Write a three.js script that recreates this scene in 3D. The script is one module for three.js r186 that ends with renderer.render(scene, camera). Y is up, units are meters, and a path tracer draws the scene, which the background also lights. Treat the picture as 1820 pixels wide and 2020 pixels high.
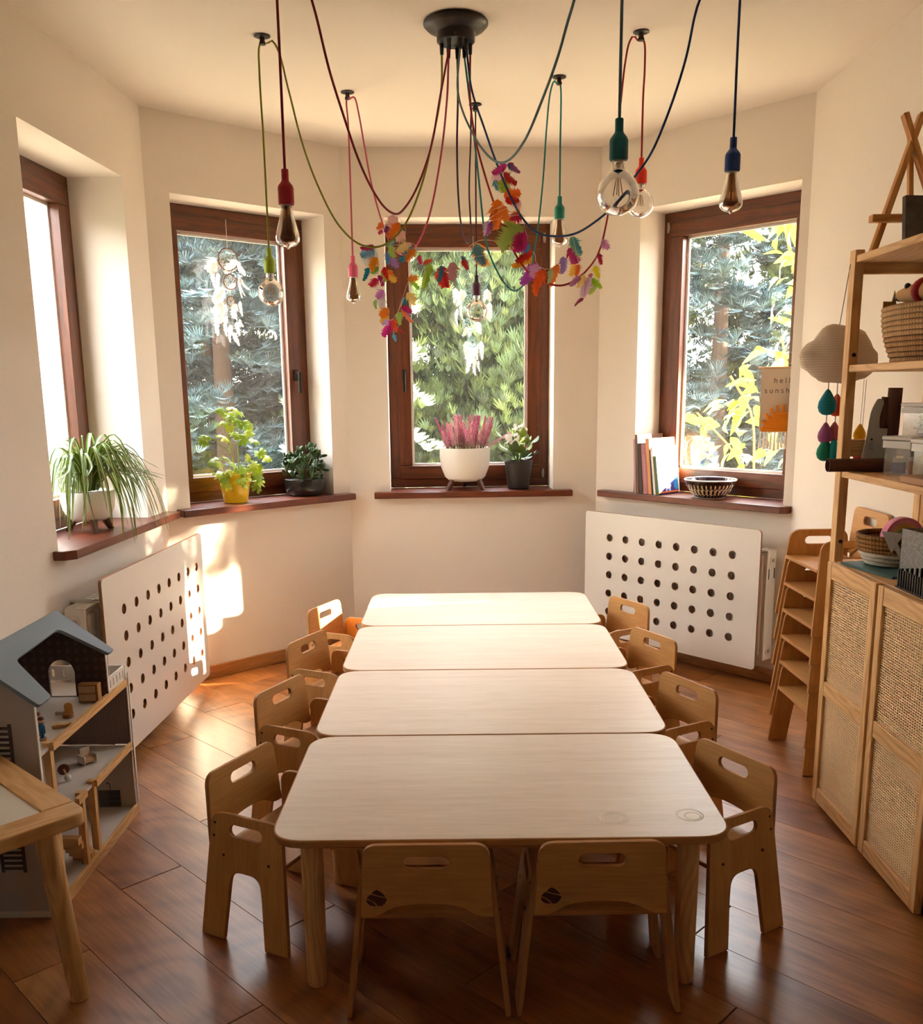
import * as THREE from 'three';
import { RoundedBoxGeometry } from 'three/addons/geometries/RoundedBoxGeometry.js';
import { mergeGeometries, mergeVertices } from 'three/addons/utils/BufferGeometryUtils.js';
import { FontLoader } from 'three/addons/loaders/FontLoader.js';
import { TextGeometry } from 'three/addons/geometries/TextGeometry.js';

const V3 = (x, y, z) => new THREE.Vector3(x, y, z);
const scene = new THREE.Scene();

// ------------------------------------------------------------------ camera
const camera = new THREE.PerspectiveCamera(2 * Math.atan(1010 / 1820) * 180 / Math.PI, 1820 / 2020, 0.05, 200);
{
  const pitch = 0.19842, roll = -0.01046;
  const up0 = V3(0, Math.cos(pitch), -Math.sin(pitch)), r0 = V3(1, 0, 0), fwd = V3(0, -Math.sin(pitch), -Math.cos(pitch));
  const right = r0.clone().multiplyScalar(Math.cos(roll)).addScaledVector(up0, Math.sin(roll));
  const up = up0.clone().multiplyScalar(Math.cos(roll)).addScaledVector(r0, -Math.sin(roll));
  camera.quaternion.setFromRotationMatrix(new THREE.Matrix4().makeBasis(right, up, fwd.clone().negate()));
  camera.position.set(0, 1.42, 0);
  camera.setViewOffset(1820, 2020, 0, -127.6, 1820, 2020);
  camera.updateMatrixWorld();
}
// ------------------------------------------------------------------ sky and sun
{
  const w = 64, h = 32, a = new Float32Array(w * h * 4);
  const lo = [1.0, 0.94, 0.86], hi = [0.68, 0.80, 1.0];
  for (let j = 0; j < h; j++) for (let i = 0; i < w; i++) {
    const e = Math.max(0, ((j + 0.5) / h - 0.5) * 2), t = Math.pow(e, 0.7), k = (j * w + i) * 4;
    for (let c = 0; c < 3; c++) a[k + c] = lo[c] * (1 - t) + hi[c] * t;
    a[k + 3] = 1;
  }
  const t = new THREE.DataTexture(a, w, h, THREE.RGBAFormat, THREE.FloatType);
  t.mapping = THREE.EquirectangularReflectionMapping; t.magFilter = THREE.LinearFilter; t.needsUpdate = true;
  scene.background = t;
  scene.backgroundIntensity = 16.0;
}
const sun = new THREE.DirectionalLight(0xffedcf, 60);
sun.position.set(9.18 - 1, 3.75 + 1, -1.56 - 4.4);
sun.target.position.set(-1, 1, -4.4);
sun.castShadow = true; sun.shadow.mapSize.set(4096, 4096); sun.shadow.radius = 1.2;
Object.assign(sun.shadow.camera, { left: -7, right: 7, top: 7, bottom: -7, near: 0.1, far: 40 });
scene.add(sun, sun.target);
const renderer = new THREE.WebGLRenderer({ antialias: true });
renderer.toneMapping = THREE.LinearToneMapping;
renderer.toneMappingExposure = 1.95;
renderer.shadowMap.enabled = true;

// ------------------------------------------------------------------ helpers
let seed = 12345;
const rnd = () => { seed = (seed * 1664525 + 1013904223) >>> 0; return seed / 4294967296; };
const rr = (a, b) => a + (b - a) * rnd();
const names = {};
const numbered = (n) => { const k = names[n] = (names[n] ?? -1) + 1; return k ? n + '_' + String(k).padStart(3, '0') : n; };
function tag(o, label, category, group, kind) {
  if (label) o.userData.label = label;
  if (category) o.userData.category = category;
  if (group) o.userData.group = group;
  if (kind) o.userData.kind = kind;
  return o;
}
function thing(name, label, category, pos = [0, 0, 0], rotY = 0, group) {
  const o = new THREE.Group(); o.name = numbered(name); scene.add(o);
  o.position.set(...pos); o.rotation.y = rotY;
  return tag(o, label, category, group);
}
function part(name, geo, mat, parent, pos, rot) {
  const m = new THREE.Mesh(geo, mat); m.name = name; parent.add(m);
  if (pos) m.position.set(...pos);
  if (rot) m.rotation.set(...rot);
  return m;
}
function struct(name, geo, mat) { const m = part(name, geo, mat, scene); m.userData.kind = 'structure'; return m; }
function structGroup(name) { const g = new THREE.Group(); g.name = name; scene.add(g); g.userData.kind = 'structure'; return g; }
function copyOf(root, label, pos, rotY) {
  const c = root.clone(); c.name = numbered(root.name.replace(/_\d\d\d$/, '')); scene.add(c);
  c.userData = { ...root.userData, label }; c.position.set(...pos); c.rotation.set(0, rotY, 0); return c;
}
const T = (g, x = 0, y = 0, z = 0) => g.translate(x, y, z);
const merge = (list) => mergeGeometries(list.map((g) => { const q = g.index ? g.toNonIndexed() : g; for (const k of Object.keys(q.attributes)) if (!['position', 'normal', 'uv'].includes(k)) q.deleteAttribute(k); return q; }));
// uv in metres by the dominant normal; grain: axis along which u runs
function uvm(g, grain = 'x', off = [0, 0]) {
  if (g.index) g = g.toNonIndexed();
  const p = g.attributes.position, n = g.attributes.normal, uv = new Float32Array(p.count * 2), gi = { x: 0, y: 1, z: 2 }[grain];
  for (let t = 0; t < p.count; t += 3) {
    const nn = [0, 1, 2].map((c) => Math.abs(n.getComponent(t, c) + n.getComponent(t + 1, c) + n.getComponent(t + 2, c)));
    const ax = nn.indexOf(Math.max(...nn));
    let a, b;
    if (ax === gi) { a = (gi + 1) % 3; b = (gi + 2) % 3; } else { a = gi; b = 3 - gi - ax; }
    for (let k = 0; k < 3; k++) {
      uv[(t + k) * 2] = p.getComponent(t + k, a) + off[0] + (ax === gi ? 0.37 : 0);
      uv[(t + k) * 2 + 1] = p.getComponent(t + k, b) + off[1] + p.getComponent(t + k, ax) * 0.0;
    }
  }
  g.setAttribute('uv', new THREE.BufferAttribute(uv, 2));
  return g;
}
const box = (w, h, d, x = 0, y = 0, z = 0) => T(new THREE.BoxGeometry(w, h, d), x, y, z);
const rbox = (w, h, d, r, x = 0, y = 0, z = 0, seg = 2) => T(new RoundedBoxGeometry(w, h, d, seg, Math.min(r, w / 2.01, h / 2.01, d / 2.01)), x, y, z);
const cyl = (r1, r2, h, x = 0, y = 0, z = 0, n = 24, open = false) => T(new THREE.CylinderGeometry(r1, r2, h, n, 1, open), x, y, z);
const sph = (r, x = 0, y = 0, z = 0, a = 20, b = 14) => T(new THREE.SphereGeometry(r, a, b), x, y, z);
const lathe = (pts, n = 40) => new THREE.LatheGeometry(pts.map(([x, y]) => new THREE.Vector2(x, y)), n);
const curve = (pts, closed = false) => new THREE.CatmullRomCurve3(pts.map((p) => Array.isArray(p) ? V3(...p) : p), closed, 'centripetal');
const tube = (pts, r, n = 40, k = 8, closed = false) => new THREE.TubeGeometry(curve(pts, closed), n, r, k, closed);
const rod = (a, b, r, k = 10, r2) => {
  const A = V3(...a), B = V3(...b), d = B.clone().sub(A), L = d.length();
  const g = new THREE.CylinderGeometry(r2 ?? r, r, L, k, 1); g.translate(0, L / 2, 0);
  g.applyQuaternion(new THREE.Quaternion().setFromUnitVectors(V3(0, 1, 0), d.normalize()));
  return T(g, ...a);
};
// closed polygon with rounded corners: [[x, y, r], ...]
function roundPoly(pts, Cls = THREE.Shape) {
  pts = pts.filter((p, i) => { const q = pts[(i + pts.length - 1) % pts.length]; return Math.hypot(p[0] - q[0], p[1] - q[1]) > 1e-6; });
  const s = new Cls(), n = pts.length;
  for (let i = 0; i < n; i++) {
    const [x, y, r = 0] = pts[i], [px, py] = pts[(i + n - 1) % n], [nx, ny] = pts[(i + 1) % n];
    const l1 = Math.hypot(px - x, py - y), l2 = Math.hypot(nx - x, ny - y), q = Math.min(r, l1 * 0.5, l2 * 0.5);
    const ax = x + (px - x) / l1 * q, ay = y + (py - y) / l1 * q, bx = x + (nx - x) / l2 * q, by = y + (ny - y) / l2 * q;
    if (i === 0) s.moveTo(ax, ay); else s.lineTo(ax, ay);
    if (q > 0) s.quadraticCurveTo(x, y, bx, by);
  }
  s.closePath(); return s;
}
const rectShape = (w, h, r = 0, cx = 0, cy = 0, Cls = THREE.Shape) => roundPoly([[cx - w / 2, cy - h / 2, r], [cx + w / 2, cy - h / 2, r], [cx + w / 2, cy + h / 2, r], [cx - w / 2, cy + h / 2, r]], Cls);
function slot(w, h, cx, cy) {
  const p = new THREE.Path(), r = h / 2, a = w / 2 - r;
  p.absarc(cx + a, cy, r, -Math.PI / 2, Math.PI / 2, false); p.absarc(cx - a, cy, r, Math.PI / 2, Math.PI * 1.5, false); p.closePath(); return p;
}
function extrude(shape, t, bevel = 0.0015, seg = 8) {
  const g = new THREE.ExtrudeGeometry(shape, { depth: t - 2 * bevel, bevelEnabled: bevel > 0, bevelThickness: bevel, bevelSize: bevel, bevelOffset: -bevel, bevelSegments: 2, curveSegments: seg });
  return T(g, 0, 0, bevel - t / 2);
}

// ------------------------------------------------------------------ textures
function hash2(x, y, s) { let h = (x * 374761393 + y * 668265263 + s * 1274126177) | 0; h = Math.imul(h ^ (h >>> 13), 1274126177); return ((h ^ (h >>> 16)) >>> 0) / 4294967296; }
function pnoise(x, y, px, py, s) {   // periodic value noise
  const xi = Math.floor(x), yi = Math.floor(y), fx = x - xi, fy = y - yi, u = fx * fx * (3 - 2 * fx), v = fy * fy * (3 - 2 * fy);
  const m = (a, b) => ((a % b) + b) % b;
  const a = hash2(m(xi, px), m(yi, py), s), b = hash2(m(xi + 1, px), m(yi, py), s), c = hash2(m(xi, px), m(yi + 1, py), s), d = hash2(m(xi + 1, px), m(yi + 1, py), s);
  return a + (b - a) * u + (c - a) * v + (a - b - c + d) * u * v;
}
function fbm(u, v, fu, fv, s, o = 4) { let a = 0, k = 0.5, t = 0; for (let i = 0; i < o; i++) { a += k * pnoise(u * fu, v * fv, fu, fv, s + i * 17); t += k; fu *= 2; fv *= 2; k *= 0.5; } return a / t; }
const hex = (h) => [(h >> 16) & 255, (h >> 8) & 255, h & 255];
function tex(size, fn, srgb = true, repeat = 1) {
  const [w, h] = Array.isArray(size) ? size : [size, size], a = new Uint8Array(w * h * 4);
  for (let j = 0; j < h; j++) for (let i = 0; i < w; i++) {
    const c = fn((i + 0.5) / w, (j + 0.5) / h), k = (j * w + i) * 4;
    a[k] = Math.max(0, Math.min(255, c[0])); a[k + 1] = Math.max(0, Math.min(255, c[1])); a[k + 2] = Math.max(0, Math.min(255, c[2])); a[k + 3] = 255;
  }
  const t = new THREE.DataTexture(a, w, h); t.wrapS = t.wrapT = THREE.RepeatWrapping; t.magFilter = THREE.LinearFilter; t.minFilter = THREE.LinearMipmapLinearFilter; t.generateMipmaps = true;
  if (srgb) t.colorSpace = THREE.SRGBColorSpace;
  const [ru, rv] = Array.isArray(repeat) ? repeat : [repeat, repeat]; t.repeat.set(ru, rv); t.needsUpdate = true; return t;
}
// wood: u runs along the grain; one tile spans one metre when uv is in metres
function woodTex(light, dark, { size = 512, rings = 9, warp = 1.6, fine = 0.35, streak = 0.5, s = 1, knots = 0, ringK = 0.36 } = {}, repeat = 1) {
  const L = hex(light), D = hex(dark), kn = [];
  for (let i = 0; i < knots; i++) kn.push([hash2(i, 1, s), hash2(i, 2, s), 0.012 + 0.012 * hash2(i, 3, s)]);
  return tex(size, (u, v) => {
    let w = fbm(u, v, 2, 3, s, 3) * warp, kd = 0;
    for (const [ku, kv, kr] of kn) {
      let du = Math.abs(u - ku), dv = Math.abs(v - kv); du = Math.min(du, 1 - du) * 0.45; dv = Math.min(dv, 1 - dv);
      const q = Math.hypot(du, dv) / kr; w += 0.35 * Math.exp(-q * q * 0.12); kd = Math.max(kd, Math.exp(-q * q));
    }
    const ring = 0.5 + 0.5 * Math.sin((v * rings + w * rings * 0.55) * Math.PI * 2);
    const st = fbm(u, v, 3, 48, s + 50, 3), fi = pnoise(u * 24, v * 256, 24, 256, s + 90);
    let k = 0.18 + streak * (st - 0.5) + ringK * Math.pow(ring, 2.2) * (0.5 + fbm(u, v, 3, 4, s + 7, 2)) + fine * (fi - 0.5);
    k = Math.max(0, Math.min(1, k)); k = Math.max(k, kd * 1.2);
    return [0, 1, 2].map((c) => L[c] + (D[c] - L[c]) * k);
  }, true, repeat);
}
const noiseBump = (size, fu, fv, s, o, repeat) => tex(size, (u, v) => { const n = 255 * fbm(u, v, fu, fv, s, o); return [n, n, n]; }, false, repeat);
const std = (o) => new THREE.MeshStandardMaterial(o), phys = (o) => new THREE.MeshPhysicalMaterial(o);

const oakTex = woodTex(0xb57c46, 0x74441e, { size: 1024, rings: 6, warp: 2.6, fine: 0.4, streak: 0.7, s: 3, knots: 3, ringK: 0.26 }, [0.62, 0.62]);
const birchTex = woodTex(0xd6a05e, 0xac7132, { rings: 2, warp: 3.2, fine: 0.3, streak: 0.4, s: 21, ringK: 0.14 }, 1.1);
const pineTex = woodTex(0xe8bb80, 0xb87f42, { rings: 11, warp: 1.2, fine: 0.25, streak: 0.4, s: 31, knots: 2 }, [1.2, 2.4]);
const mahTex = woodTex(0x74380f, 0x3f1a05, { rings: 7, warp: 0.8, fine: 0.6, streak: 0.6, s: 41 }, [1.5, 3]);
const topTex = woodTex(0xe4cfb8, 0xcbaf92, { size: 1024, rings: 3, warp: 1.0, fine: 0.35, streak: 0.5, s: 51, ringK: 0.1 }, [0.7, 0.8]);
const plyEdge = tex([8, 64], (u, v) => { const k = Math.floor(v * 9) % 2; return k ? [150, 95, 50] : [215, 172, 118]; }, true, [1, 76]);
const plasterBump = noiseBump(256, 40, 40, 5, 3, 2.2);

const M = {
  plaster: std({ color: 0xece0d1, roughness: 0.93, bumpMap: plasterBump, bumpScale: 0.0004 }),
  ceiling: std({ color: 0xece0d1, roughness: 0.95, bumpMap: plasterBump, bumpScale: 0.0004 }),
  planks: [0xffffff, 0xe9dccc, 0xf6ead8, 0xdccbb8].map((c) => phys({ color: c, map: oakTex, roughness: 0.34, bumpMap: oakTex, bumpScale: 0.0003, clearcoat: 0.22, clearcoatRoughness: 0.28 })),
  subfloor: std({ color: 0x3a2415, roughness: 0.9 }),
  base: std({ color: 0xffffff, map: oakTex, roughness: 0.45 }),
  frame: phys({ color: 0xffffff, map: mahTex, roughness: 0.42, clearcoat: 0.25, clearcoatRoughness: 0.3 }),
  sill: phys({ color: 0xdcbca4, map: woodTex(0x8a4d2a, 0x55290f, { rings: 6, warp: 0.7, fine: 0.6, streak: 0.6, s: 43 }, [1.2, 2.6]), roughness: 0.4, clearcoat: 0.2, clearcoatRoughness: 0.3 }),
  birch: phys({ color: 0xffffff, map: birchTex, roughness: 0.5, clearcoat: 0.1, clearcoatRoughness: 0.4 }),
  edge: std({ color: 0xb27c44, roughness: 0.65 }),
  pine: std({ color: 0xffffff, map: pineTex, roughness: 0.55 }),
  tabletop: phys({ color: 0xffffff, map: topTex, roughness: 0.42, clearcoat: 0.15, clearcoatRoughness: 0.4 }),
  white: std({ color: 0xe6dfd3, roughness: 0.5 }),
  panel: phys({ color: 0xe6dfd2, roughness: 0.38, clearcoat: 0.2, clearcoatRoughness: 0.3 }),
  mdf: std({ color: 0xa06f47, roughness: 0.8 }),
  black: std({ color: 0x14100f, roughness: 0.45 }),
  darkMetal: std({ color: 0x2a211d, roughness: 0.38, metalness: 0.5 }),
  steel: std({ color: 0xb9b3aa, roughness: 0.3, metalness: 0.9 }),
  screw: std({ color: 0x3a2414, roughness: 0.6 }),
  pane: phys({ color: 0xffffff, roughness: 0.0, transmission: 0.97, thickness: 0, ior: 1.5 }),
  spacer: std({ color: 0xcfc5b6, roughness: 0.5 }),
};
const plain = (c, r = 0.6, o = {}) => std({ color: c, roughness: r, ...o });
// ------------------------------------------------------------------ the room
const HC = 2.669, SILL = 0.875, WT = 0.36;
const C = [[-1.403, -4.397], [-0.613, -5.130], [0.762, -5.187], [1.552, -4.302]];
const LB = [-1.689, 2.2], RB = [1.552, 2.2];          // back corners, behind the camera
const WALLS = [
  { name: 'wall_left', a: LB, b: C[0] }, { name: 'wall_front_left', a: C[0], b: C[1] }, { name: 'wall_front', a: C[1], b: C[2] },
  { name: 'wall_front_right', a: C[2], b: C[3] }, { name: 'wall_right', a: C[3], b: RB }, { name: 'wall_back', a: RB, b: LB },
];
for (const w of WALLS) {
  const dx = w.b[0] - w.a[0], dz = w.b[1] - w.a[1]; w.len = Math.hypot(dx, dz);
  w.d = [dx / w.len, dz / w.len]; w.n = [-w.d[1], w.d[0]]; w.rot = Math.atan2(-dz, dx);
  w.at = (s, y, off = 0) => [w.a[0] + w.d[0] * s + w.n[0] * off, y, w.a[1] + w.d[1] * s + w.n[1] * off];
  w.place = (o, s = 0, y = 0, off = 0) => { o.position.set(...w.at(s, y, off)); o.rotation.y = w.rot; return o; };
}
const [WL, W0, W1, W2, WR, WB] = WALLS;
// openings: [s0, s1, y0, y1]
const Y0 = SILL - 0.035, Y1 = 2.322;
WL.open = [[WL.len - 1.118, WL.len - 0.25, Y0, Y1]];
W0.open = [[0.118, 0.966, Y0, Y1]];
W1.open = [[0.222, 1.132, Y0, Y1]];
W2.open = [[0.262, 1.142, Y0, Y1]];
WB.open = [[2.62, 3.08, 1.45, 2.05]];
for (const w of WALLS) {
  const sh = new THREE.Shape(); const e = 0.12;
  sh.moveTo(-e, -0.1); sh.lineTo(w.len + e, -0.1); sh.lineTo(w.len + e, HC + 0.1); sh.lineTo(-e, HC + 0.1); sh.closePath();
  for (const [a, b, c, d] of w.open ?? []) sh.holes.push(roundPoly([[a, c], [a, d], [b, d], [b, c]], THREE.Path));
  const g = new THREE.ExtrudeGeometry(sh, { depth: WT, bevelEnabled: false }); g.translate(0, 0, -WT);
  w.place(struct(w.name, uvm(g, 'x'), M.plaster));
}
{ // ceiling and floor
  const poly = (pts, grow) => pts.map(([x, z]) => [x * grow, z > 0 ? z + 0.3 : z * grow]);
  const out = poly([LB, ...C, RB], 1.12);
  const sh = new THREE.Shape(); out.forEach(([x, z], i) => i ? sh.lineTo(x, -z) : sh.moveTo(x, -z)); sh.closePath();
  const c = new THREE.ExtrudeGeometry(sh, { depth: 0.2, bevelEnabled: false }); c.rotateX(-Math.PI / 2); c.translate(0, HC, 0);
  struct('ceiling', uvm(c, 'x'), M.ceiling);
  const f = new THREE.ExtrudeGeometry(sh, { depth: 0.15, bevelEnabled: false }); f.rotateX(-Math.PI / 2); f.translate(0, -0.162, 0);
  const floor = structGroup('floor');
  part('subfloor', uvm(f, 'x'), M.subfloor, floor);
  // oak planks laid at 45 degrees, clipped to the room
  const room = [LB, ...C, RB];
  const clip = (p) => {
    for (let i = 0; i < room.length; i++) {
      const a = room[i], b = room[(i + 1) % room.length], side = ([x, z]) => (b[0] - a[0]) * (z - a[1]) - (b[1] - a[1]) * (x - a[0]), o = [];
      for (let k = 0; k < p.length; k++) {
        const P = p[k], Q = p[(k + 1) % p.length], sp = side(P), sq = side(Q);
        if (sp >= 0) o.push(P);
        if ((sp >= 0) !== (sq >= 0)) { const t = sp / (sp - sq); o.push([P[0] + (Q[0] - P[0]) * t, P[1] + (Q[1] - P[1]) * t]); }
      }
      p = o; if (p.length < 3) return [];
    }
    return p;
  };
  const W = 0.192, L = 1.26, q = Math.SQRT1_2, along = [q, q], across = [q, -q], gap = 0.0009;
  for (let r = -26; r < 32; r++) {
    const shift = ((r * 0.41) % 1 + 1) % 1 * L;
    for (let k = -6; k < 7; k++) {
      const u0 = k * L + shift, v0 = r * W + 0.075;
      const cs = [[u0 + gap, v0 + gap], [u0 + L - gap, v0 + gap], [u0 + L - gap, v0 + W - gap], [u0 + gap, v0 + W - gap]]
        .map(([u, v]) => [along[0] * u + across[0] * v, along[1] * u + across[1] * v]);
      let p = clip(cs); if (p.length < 3) continue;
      let area = 0; p.forEach((a, i) => { const b = p[(i + 1) % p.length]; area += a[0] * b[1] - a[1] * b[0]; });
      if (Math.abs(area) < 0.004) continue;
      if (area > 0) p.reverse();
      const cx = p.reduce((s, a) => s + a[0], 0) / p.length, cz = p.reduce((s, a) => s + a[1], 0) / p.length;
      const pos = [], nor = [], uv = [], ou = rnd(), ov = rnd(), n = p.length, y = 0, b = 0.0013;
      const U = (x, z) => [x * along[0] + z * along[1] + ou, x * across[0] + z * across[1] + ov];
      const tri = (A, B, Cc, N) => { for (const P of [A, B, Cc]) { pos.push(...P); nor.push(...N); uv.push(...U(P[0], P[2])); } };
      const ins = p.map(([x, z]) => { const l = Math.hypot(cx - x, cz - z); return [x + (cx - x) / l * b * 1.4, z + (cz - z) / l * b * 1.4]; });
      for (let i = 1; i < n - 1; i++) tri([ins[0][0], y, ins[0][1]], [ins[i][0], y, ins[i][1]], [ins[i + 1][0], y, ins[i + 1][1]], [0, 1, 0]);
      for (let i = 0; i < n; i++) {
        const j = (i + 1) % n, A = [ins[i][0], y, ins[i][1]], B = [ins[j][0], y, ins[j][1]], A2 = [p[i][0], y - b, p[i][1]], B2 = [p[j][0], y - b, p[j][1]], A3 = [p[i][0], -0.012, p[i][1]], B3 = [p[j][0], -0.012, p[j][1]];
        const ex = p[j][0] - p[i][0], ez = p[j][1] - p[i][1], el = Math.hypot(ex, ez) || 1, N = [-ez / el, 0, ex / el], N2 = [N[0] * q, q, N[2] * q];
        tri(A, A2, B2, N2); tri(A, B2, B, N2); tri(A2, A3, B3, N); tri(A2, B3, B2, N);
      }
      const g = new THREE.BufferGeometry();
      g.setAttribute('position', new THREE.Float32BufferAttribute(pos, 3)); g.setAttribute('normal', new THREE.Float32BufferAttribute(nor, 3)); g.setAttribute('uv', new THREE.Float32BufferAttribute(uv, 2));
      part('plank', g, M.planks[Math.floor(rnd() * 4)], floor);
    }
  }
}
// skirting boards
for (const [w, nm, s0, s1] of [[WL, 'left', 0, WL.len], [W0, 'front_left', 0, W0.len], [W1, 'front', 0, W1.len], [W2, 'front_right', 0, W2.len], [WR, 'right', 0, WR.len]]) {
  const g = rbox(s1 - s0, 0.068, 0.014, 0.004, (s0 + s1) / 2, 0.034, 0.0071);
  w.place(struct('baseboard_' + nm, uvm(g, 'x', [rnd(), rnd()]), M.base));
}
// windows: mahogany-stained frame, sash, pane, handle
function makeWindow(n, w, k, { handle, hinge, off = -0.205 } = {}) {
  const [a, b, , d] = w.open[k], c = w.open[k][2] + 0.035, W = b - a, H = d - c, g = structGroup('window_' + n);
  w.place(g, (a + b) / 2, c, off);
  const fw = 0.056, sw = 0.076, u = (q, ax) => uvm(q, ax, [rnd(), rnd()]);
  const bar = (name, x, y, ww, hh, z, dd) => part(name, u(rbox(ww, hh, dd, 0.004, x, y, z), ww > hh ? 'x' : 'y'), M.frame, g);
  bar('frame_top', 0, H - fw / 2, W, fw, -0.035, 0.07); bar('frame_bottom', 0, fw / 2, W, fw, -0.035, 0.07);
  bar('frame_side', -W / 2 + fw / 2, H / 2, fw, H - 2 * fw, -0.035, 0.07); bar('frame_side', W / 2 - fw / 2, H / 2, fw, H - 2 * fw, -0.035, 0.07);
  const iw = W - 2 * fw + 0.014, ih = H - 2 * fw + 0.014, z = -0.022;
  bar('sash_rail', 0, H / 2 + ih / 2 - sw / 2, iw, sw, z, 0.066); bar('sash_rail', 0, H / 2 - ih / 2 + sw / 2, iw, sw, z, 0.066);
  bar('sash_stile', -iw / 2 + sw / 2, H / 2, sw, ih - 2 * sw, z, 0.066); bar('sash_stile', iw / 2 - sw / 2, H / 2, sw, ih - 2 * sw, z, 0.066);
  const gw = iw - 2 * sw, gh = ih - 2 * sw;
  part('pane', box(gw + 0.01, gh + 0.01, 0.001, 0, H / 2, z - 0.008), M.pane, g);
  const sp = [];
  for (const s of [-1, 1]) { sp.push(box(gw, 0.012, 0.012, 0, H / 2 + s * (gh / 2 - 0.006), z - 0.018)); sp.push(box(0.012, gh, 0.012, s * (gw / 2 - 0.006), H / 2, z - 0.018)); }
  part('glazing_spacer', merge(sp), M.spacer, g);
  if (handle) {
    const hx = handle * (iw / 2 - sw / 2), hy = H * 0.42;
    const h = part('handle', merge([rbox(0.024, 0.06, 0.012, 0.004, hx, hy + 0.03, 0.016), rbox(0.016, 0.018, 0.04, 0.004, hx, hy + 0.04, 0.036), rbox(0.017, 0.115, 0.014, 0.005, hx, hy - 0.008, 0.052)]), M.darkMetal, g);
  }
  if (hinge) for (const y of [0.075, H - 0.075]) part('hinge', merge([cyl(0.006, 0.006, 0.05, hinge * (W / 2 - fw * 0.55), y, 0.008, 12), rbox(0.016, 0.03, 0.006, 0.002, hinge * (W / 2 - fw * 0.55), y, 0.004)]), M.steel, g);
  return g;
}
makeWindow(1, WL, 0, { handle: -1, off: -0.235 });
makeWindow(2, W0, 0, { handle: 1 });
makeWindow(3, W1, 0, { handle: -1, hinge: 1 });
makeWindow(4, W2, 0, { handle: 1, hinge: -1 });
makeWindow(5, WB, 0, {});
// sills
function makeSill(n, w, s0, s1, out, c0, c1, D = -0.205, thick = 0.034) {
  const [a, b] = w.open[0];
  const pts = [[s0 + c0, out], [s0, out - c0], [s0, 0.001], [a + 0.001, 0.001], [a + 0.001, D], [b - 0.001, D], [b - 0.001, 0.001], [s1, 0.001], [s1, out - c1], [s1 - c1, out]];
  const sh = new THREE.Shape(); pts.forEach(([x, z], i) => i ? sh.lineTo(x, -z) : sh.moveTo(x, -z)); sh.closePath();
  const g = new THREE.ExtrudeGeometry(sh, { depth: thick - 0.006, bevelEnabled: true, bevelThickness: 0.003, bevelSize: 0.003, bevelOffset: -0.003, bevelSegments: 2 });
  g.rotateX(-Math.PI / 2); g.translate(0, SILL - thick + 0.003, 0);
  w.place(struct('trim_' + n, uvm(g, 'x', [rnd(), rnd()]), M.sill));
}
makeSill(1, WL, WL.len - 1.16, WL.len - 0.035, 0.072, 0.035, 0.002, -0.236);
makeSill(2, W0, 0.045, 1.06, 0.078, 0.004, 0.004);
makeSill(3, W1, 0.135, 1.235, 0.062, 0.004, 0.004);
makeSill(4, W2, 0.055, 1.185, 0.06, 0.004, 0.03);
// ------------------------------------------------------------------ children's tables
const TX = 0.085, TW = 1.066, TD = 0.652, TH = 0.42;
{
  const mk = (label, z) => {
    const t = thing('childrens_table', label, 'table', [TX, 0, z], 0, 'row of low tables');
    const top = extrude(rectShape(TW, TD, 0.085), 0.02, 0.004, 10); top.rotateX(-Math.PI / 2); T(top, 0, TH - 0.01, 0);
    part('tabletop', uvm(top, 'x', [rnd(), rnd()]), [M.tabletop, M.edge], t);
    const apron = [];
    for (const s of [-1, 1]) { apron.push(uvm(box(TW - 0.26, 0.05, 0.018, 0, TH - 0.045, s * (TD / 2 - 0.10)), 'x')); apron.push(uvm(box(0.018, 0.05, TD - 0.26, s * (TW / 2 - 0.11), TH - 0.045, 0), 'z')); }
    part('apron', merge(apron), M.birch, t);
    for (const sx of [-1, 1]) for (const sz of [-1, 1]) part('leg', uvm(T(lathe([[0.001, 0], [0.022, 0], [0.0245, 0.004], [0.0265, 0.3], [0.0265, TH - 0.0205], [0.001, TH - 0.0205]], 24), sx * (TW / 2 - 0.085), 0, sz * (TD / 2 - 0.085)), 'y', [rnd(), rnd()]), M.pine, t);
    return t;
  };
  const labels = ['low pale wooden table nearest the front, with chalky ring marks', 'second low wooden table from the front of the row', 'third low wooden table from the front of the row', 'farthest low wooden table, under the middle window'];
  for (let i = 0; i < 4; i++) mk(labels[i], -1.94 - TD / 2 - i * 0.655);
  // dried water rings on the nearest table
  const t = scene.children.find((o) => o.name === 'childrens_table');
  const stain = std({ color: 0xf0e2d0, roughness: 0.75 });
  const ringG = (r, w) => { const g = new THREE.RingGeometry(r - w, r, 40, 1); g.rotateX(-Math.PI / 2); return g; };
  for (const [r, w, x, z] of [[0.036, 0.006, 0.272, 0.225], [0.026, 0.003, 0.272, 0.229], [0.033, 0.004, 0.455, 0.215], [0.02, 0.003, 0.46, 0.22]]) part('water_stain', T(ringG(r, w), x, TH + 0.0004, z), stain, t);
}
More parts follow.
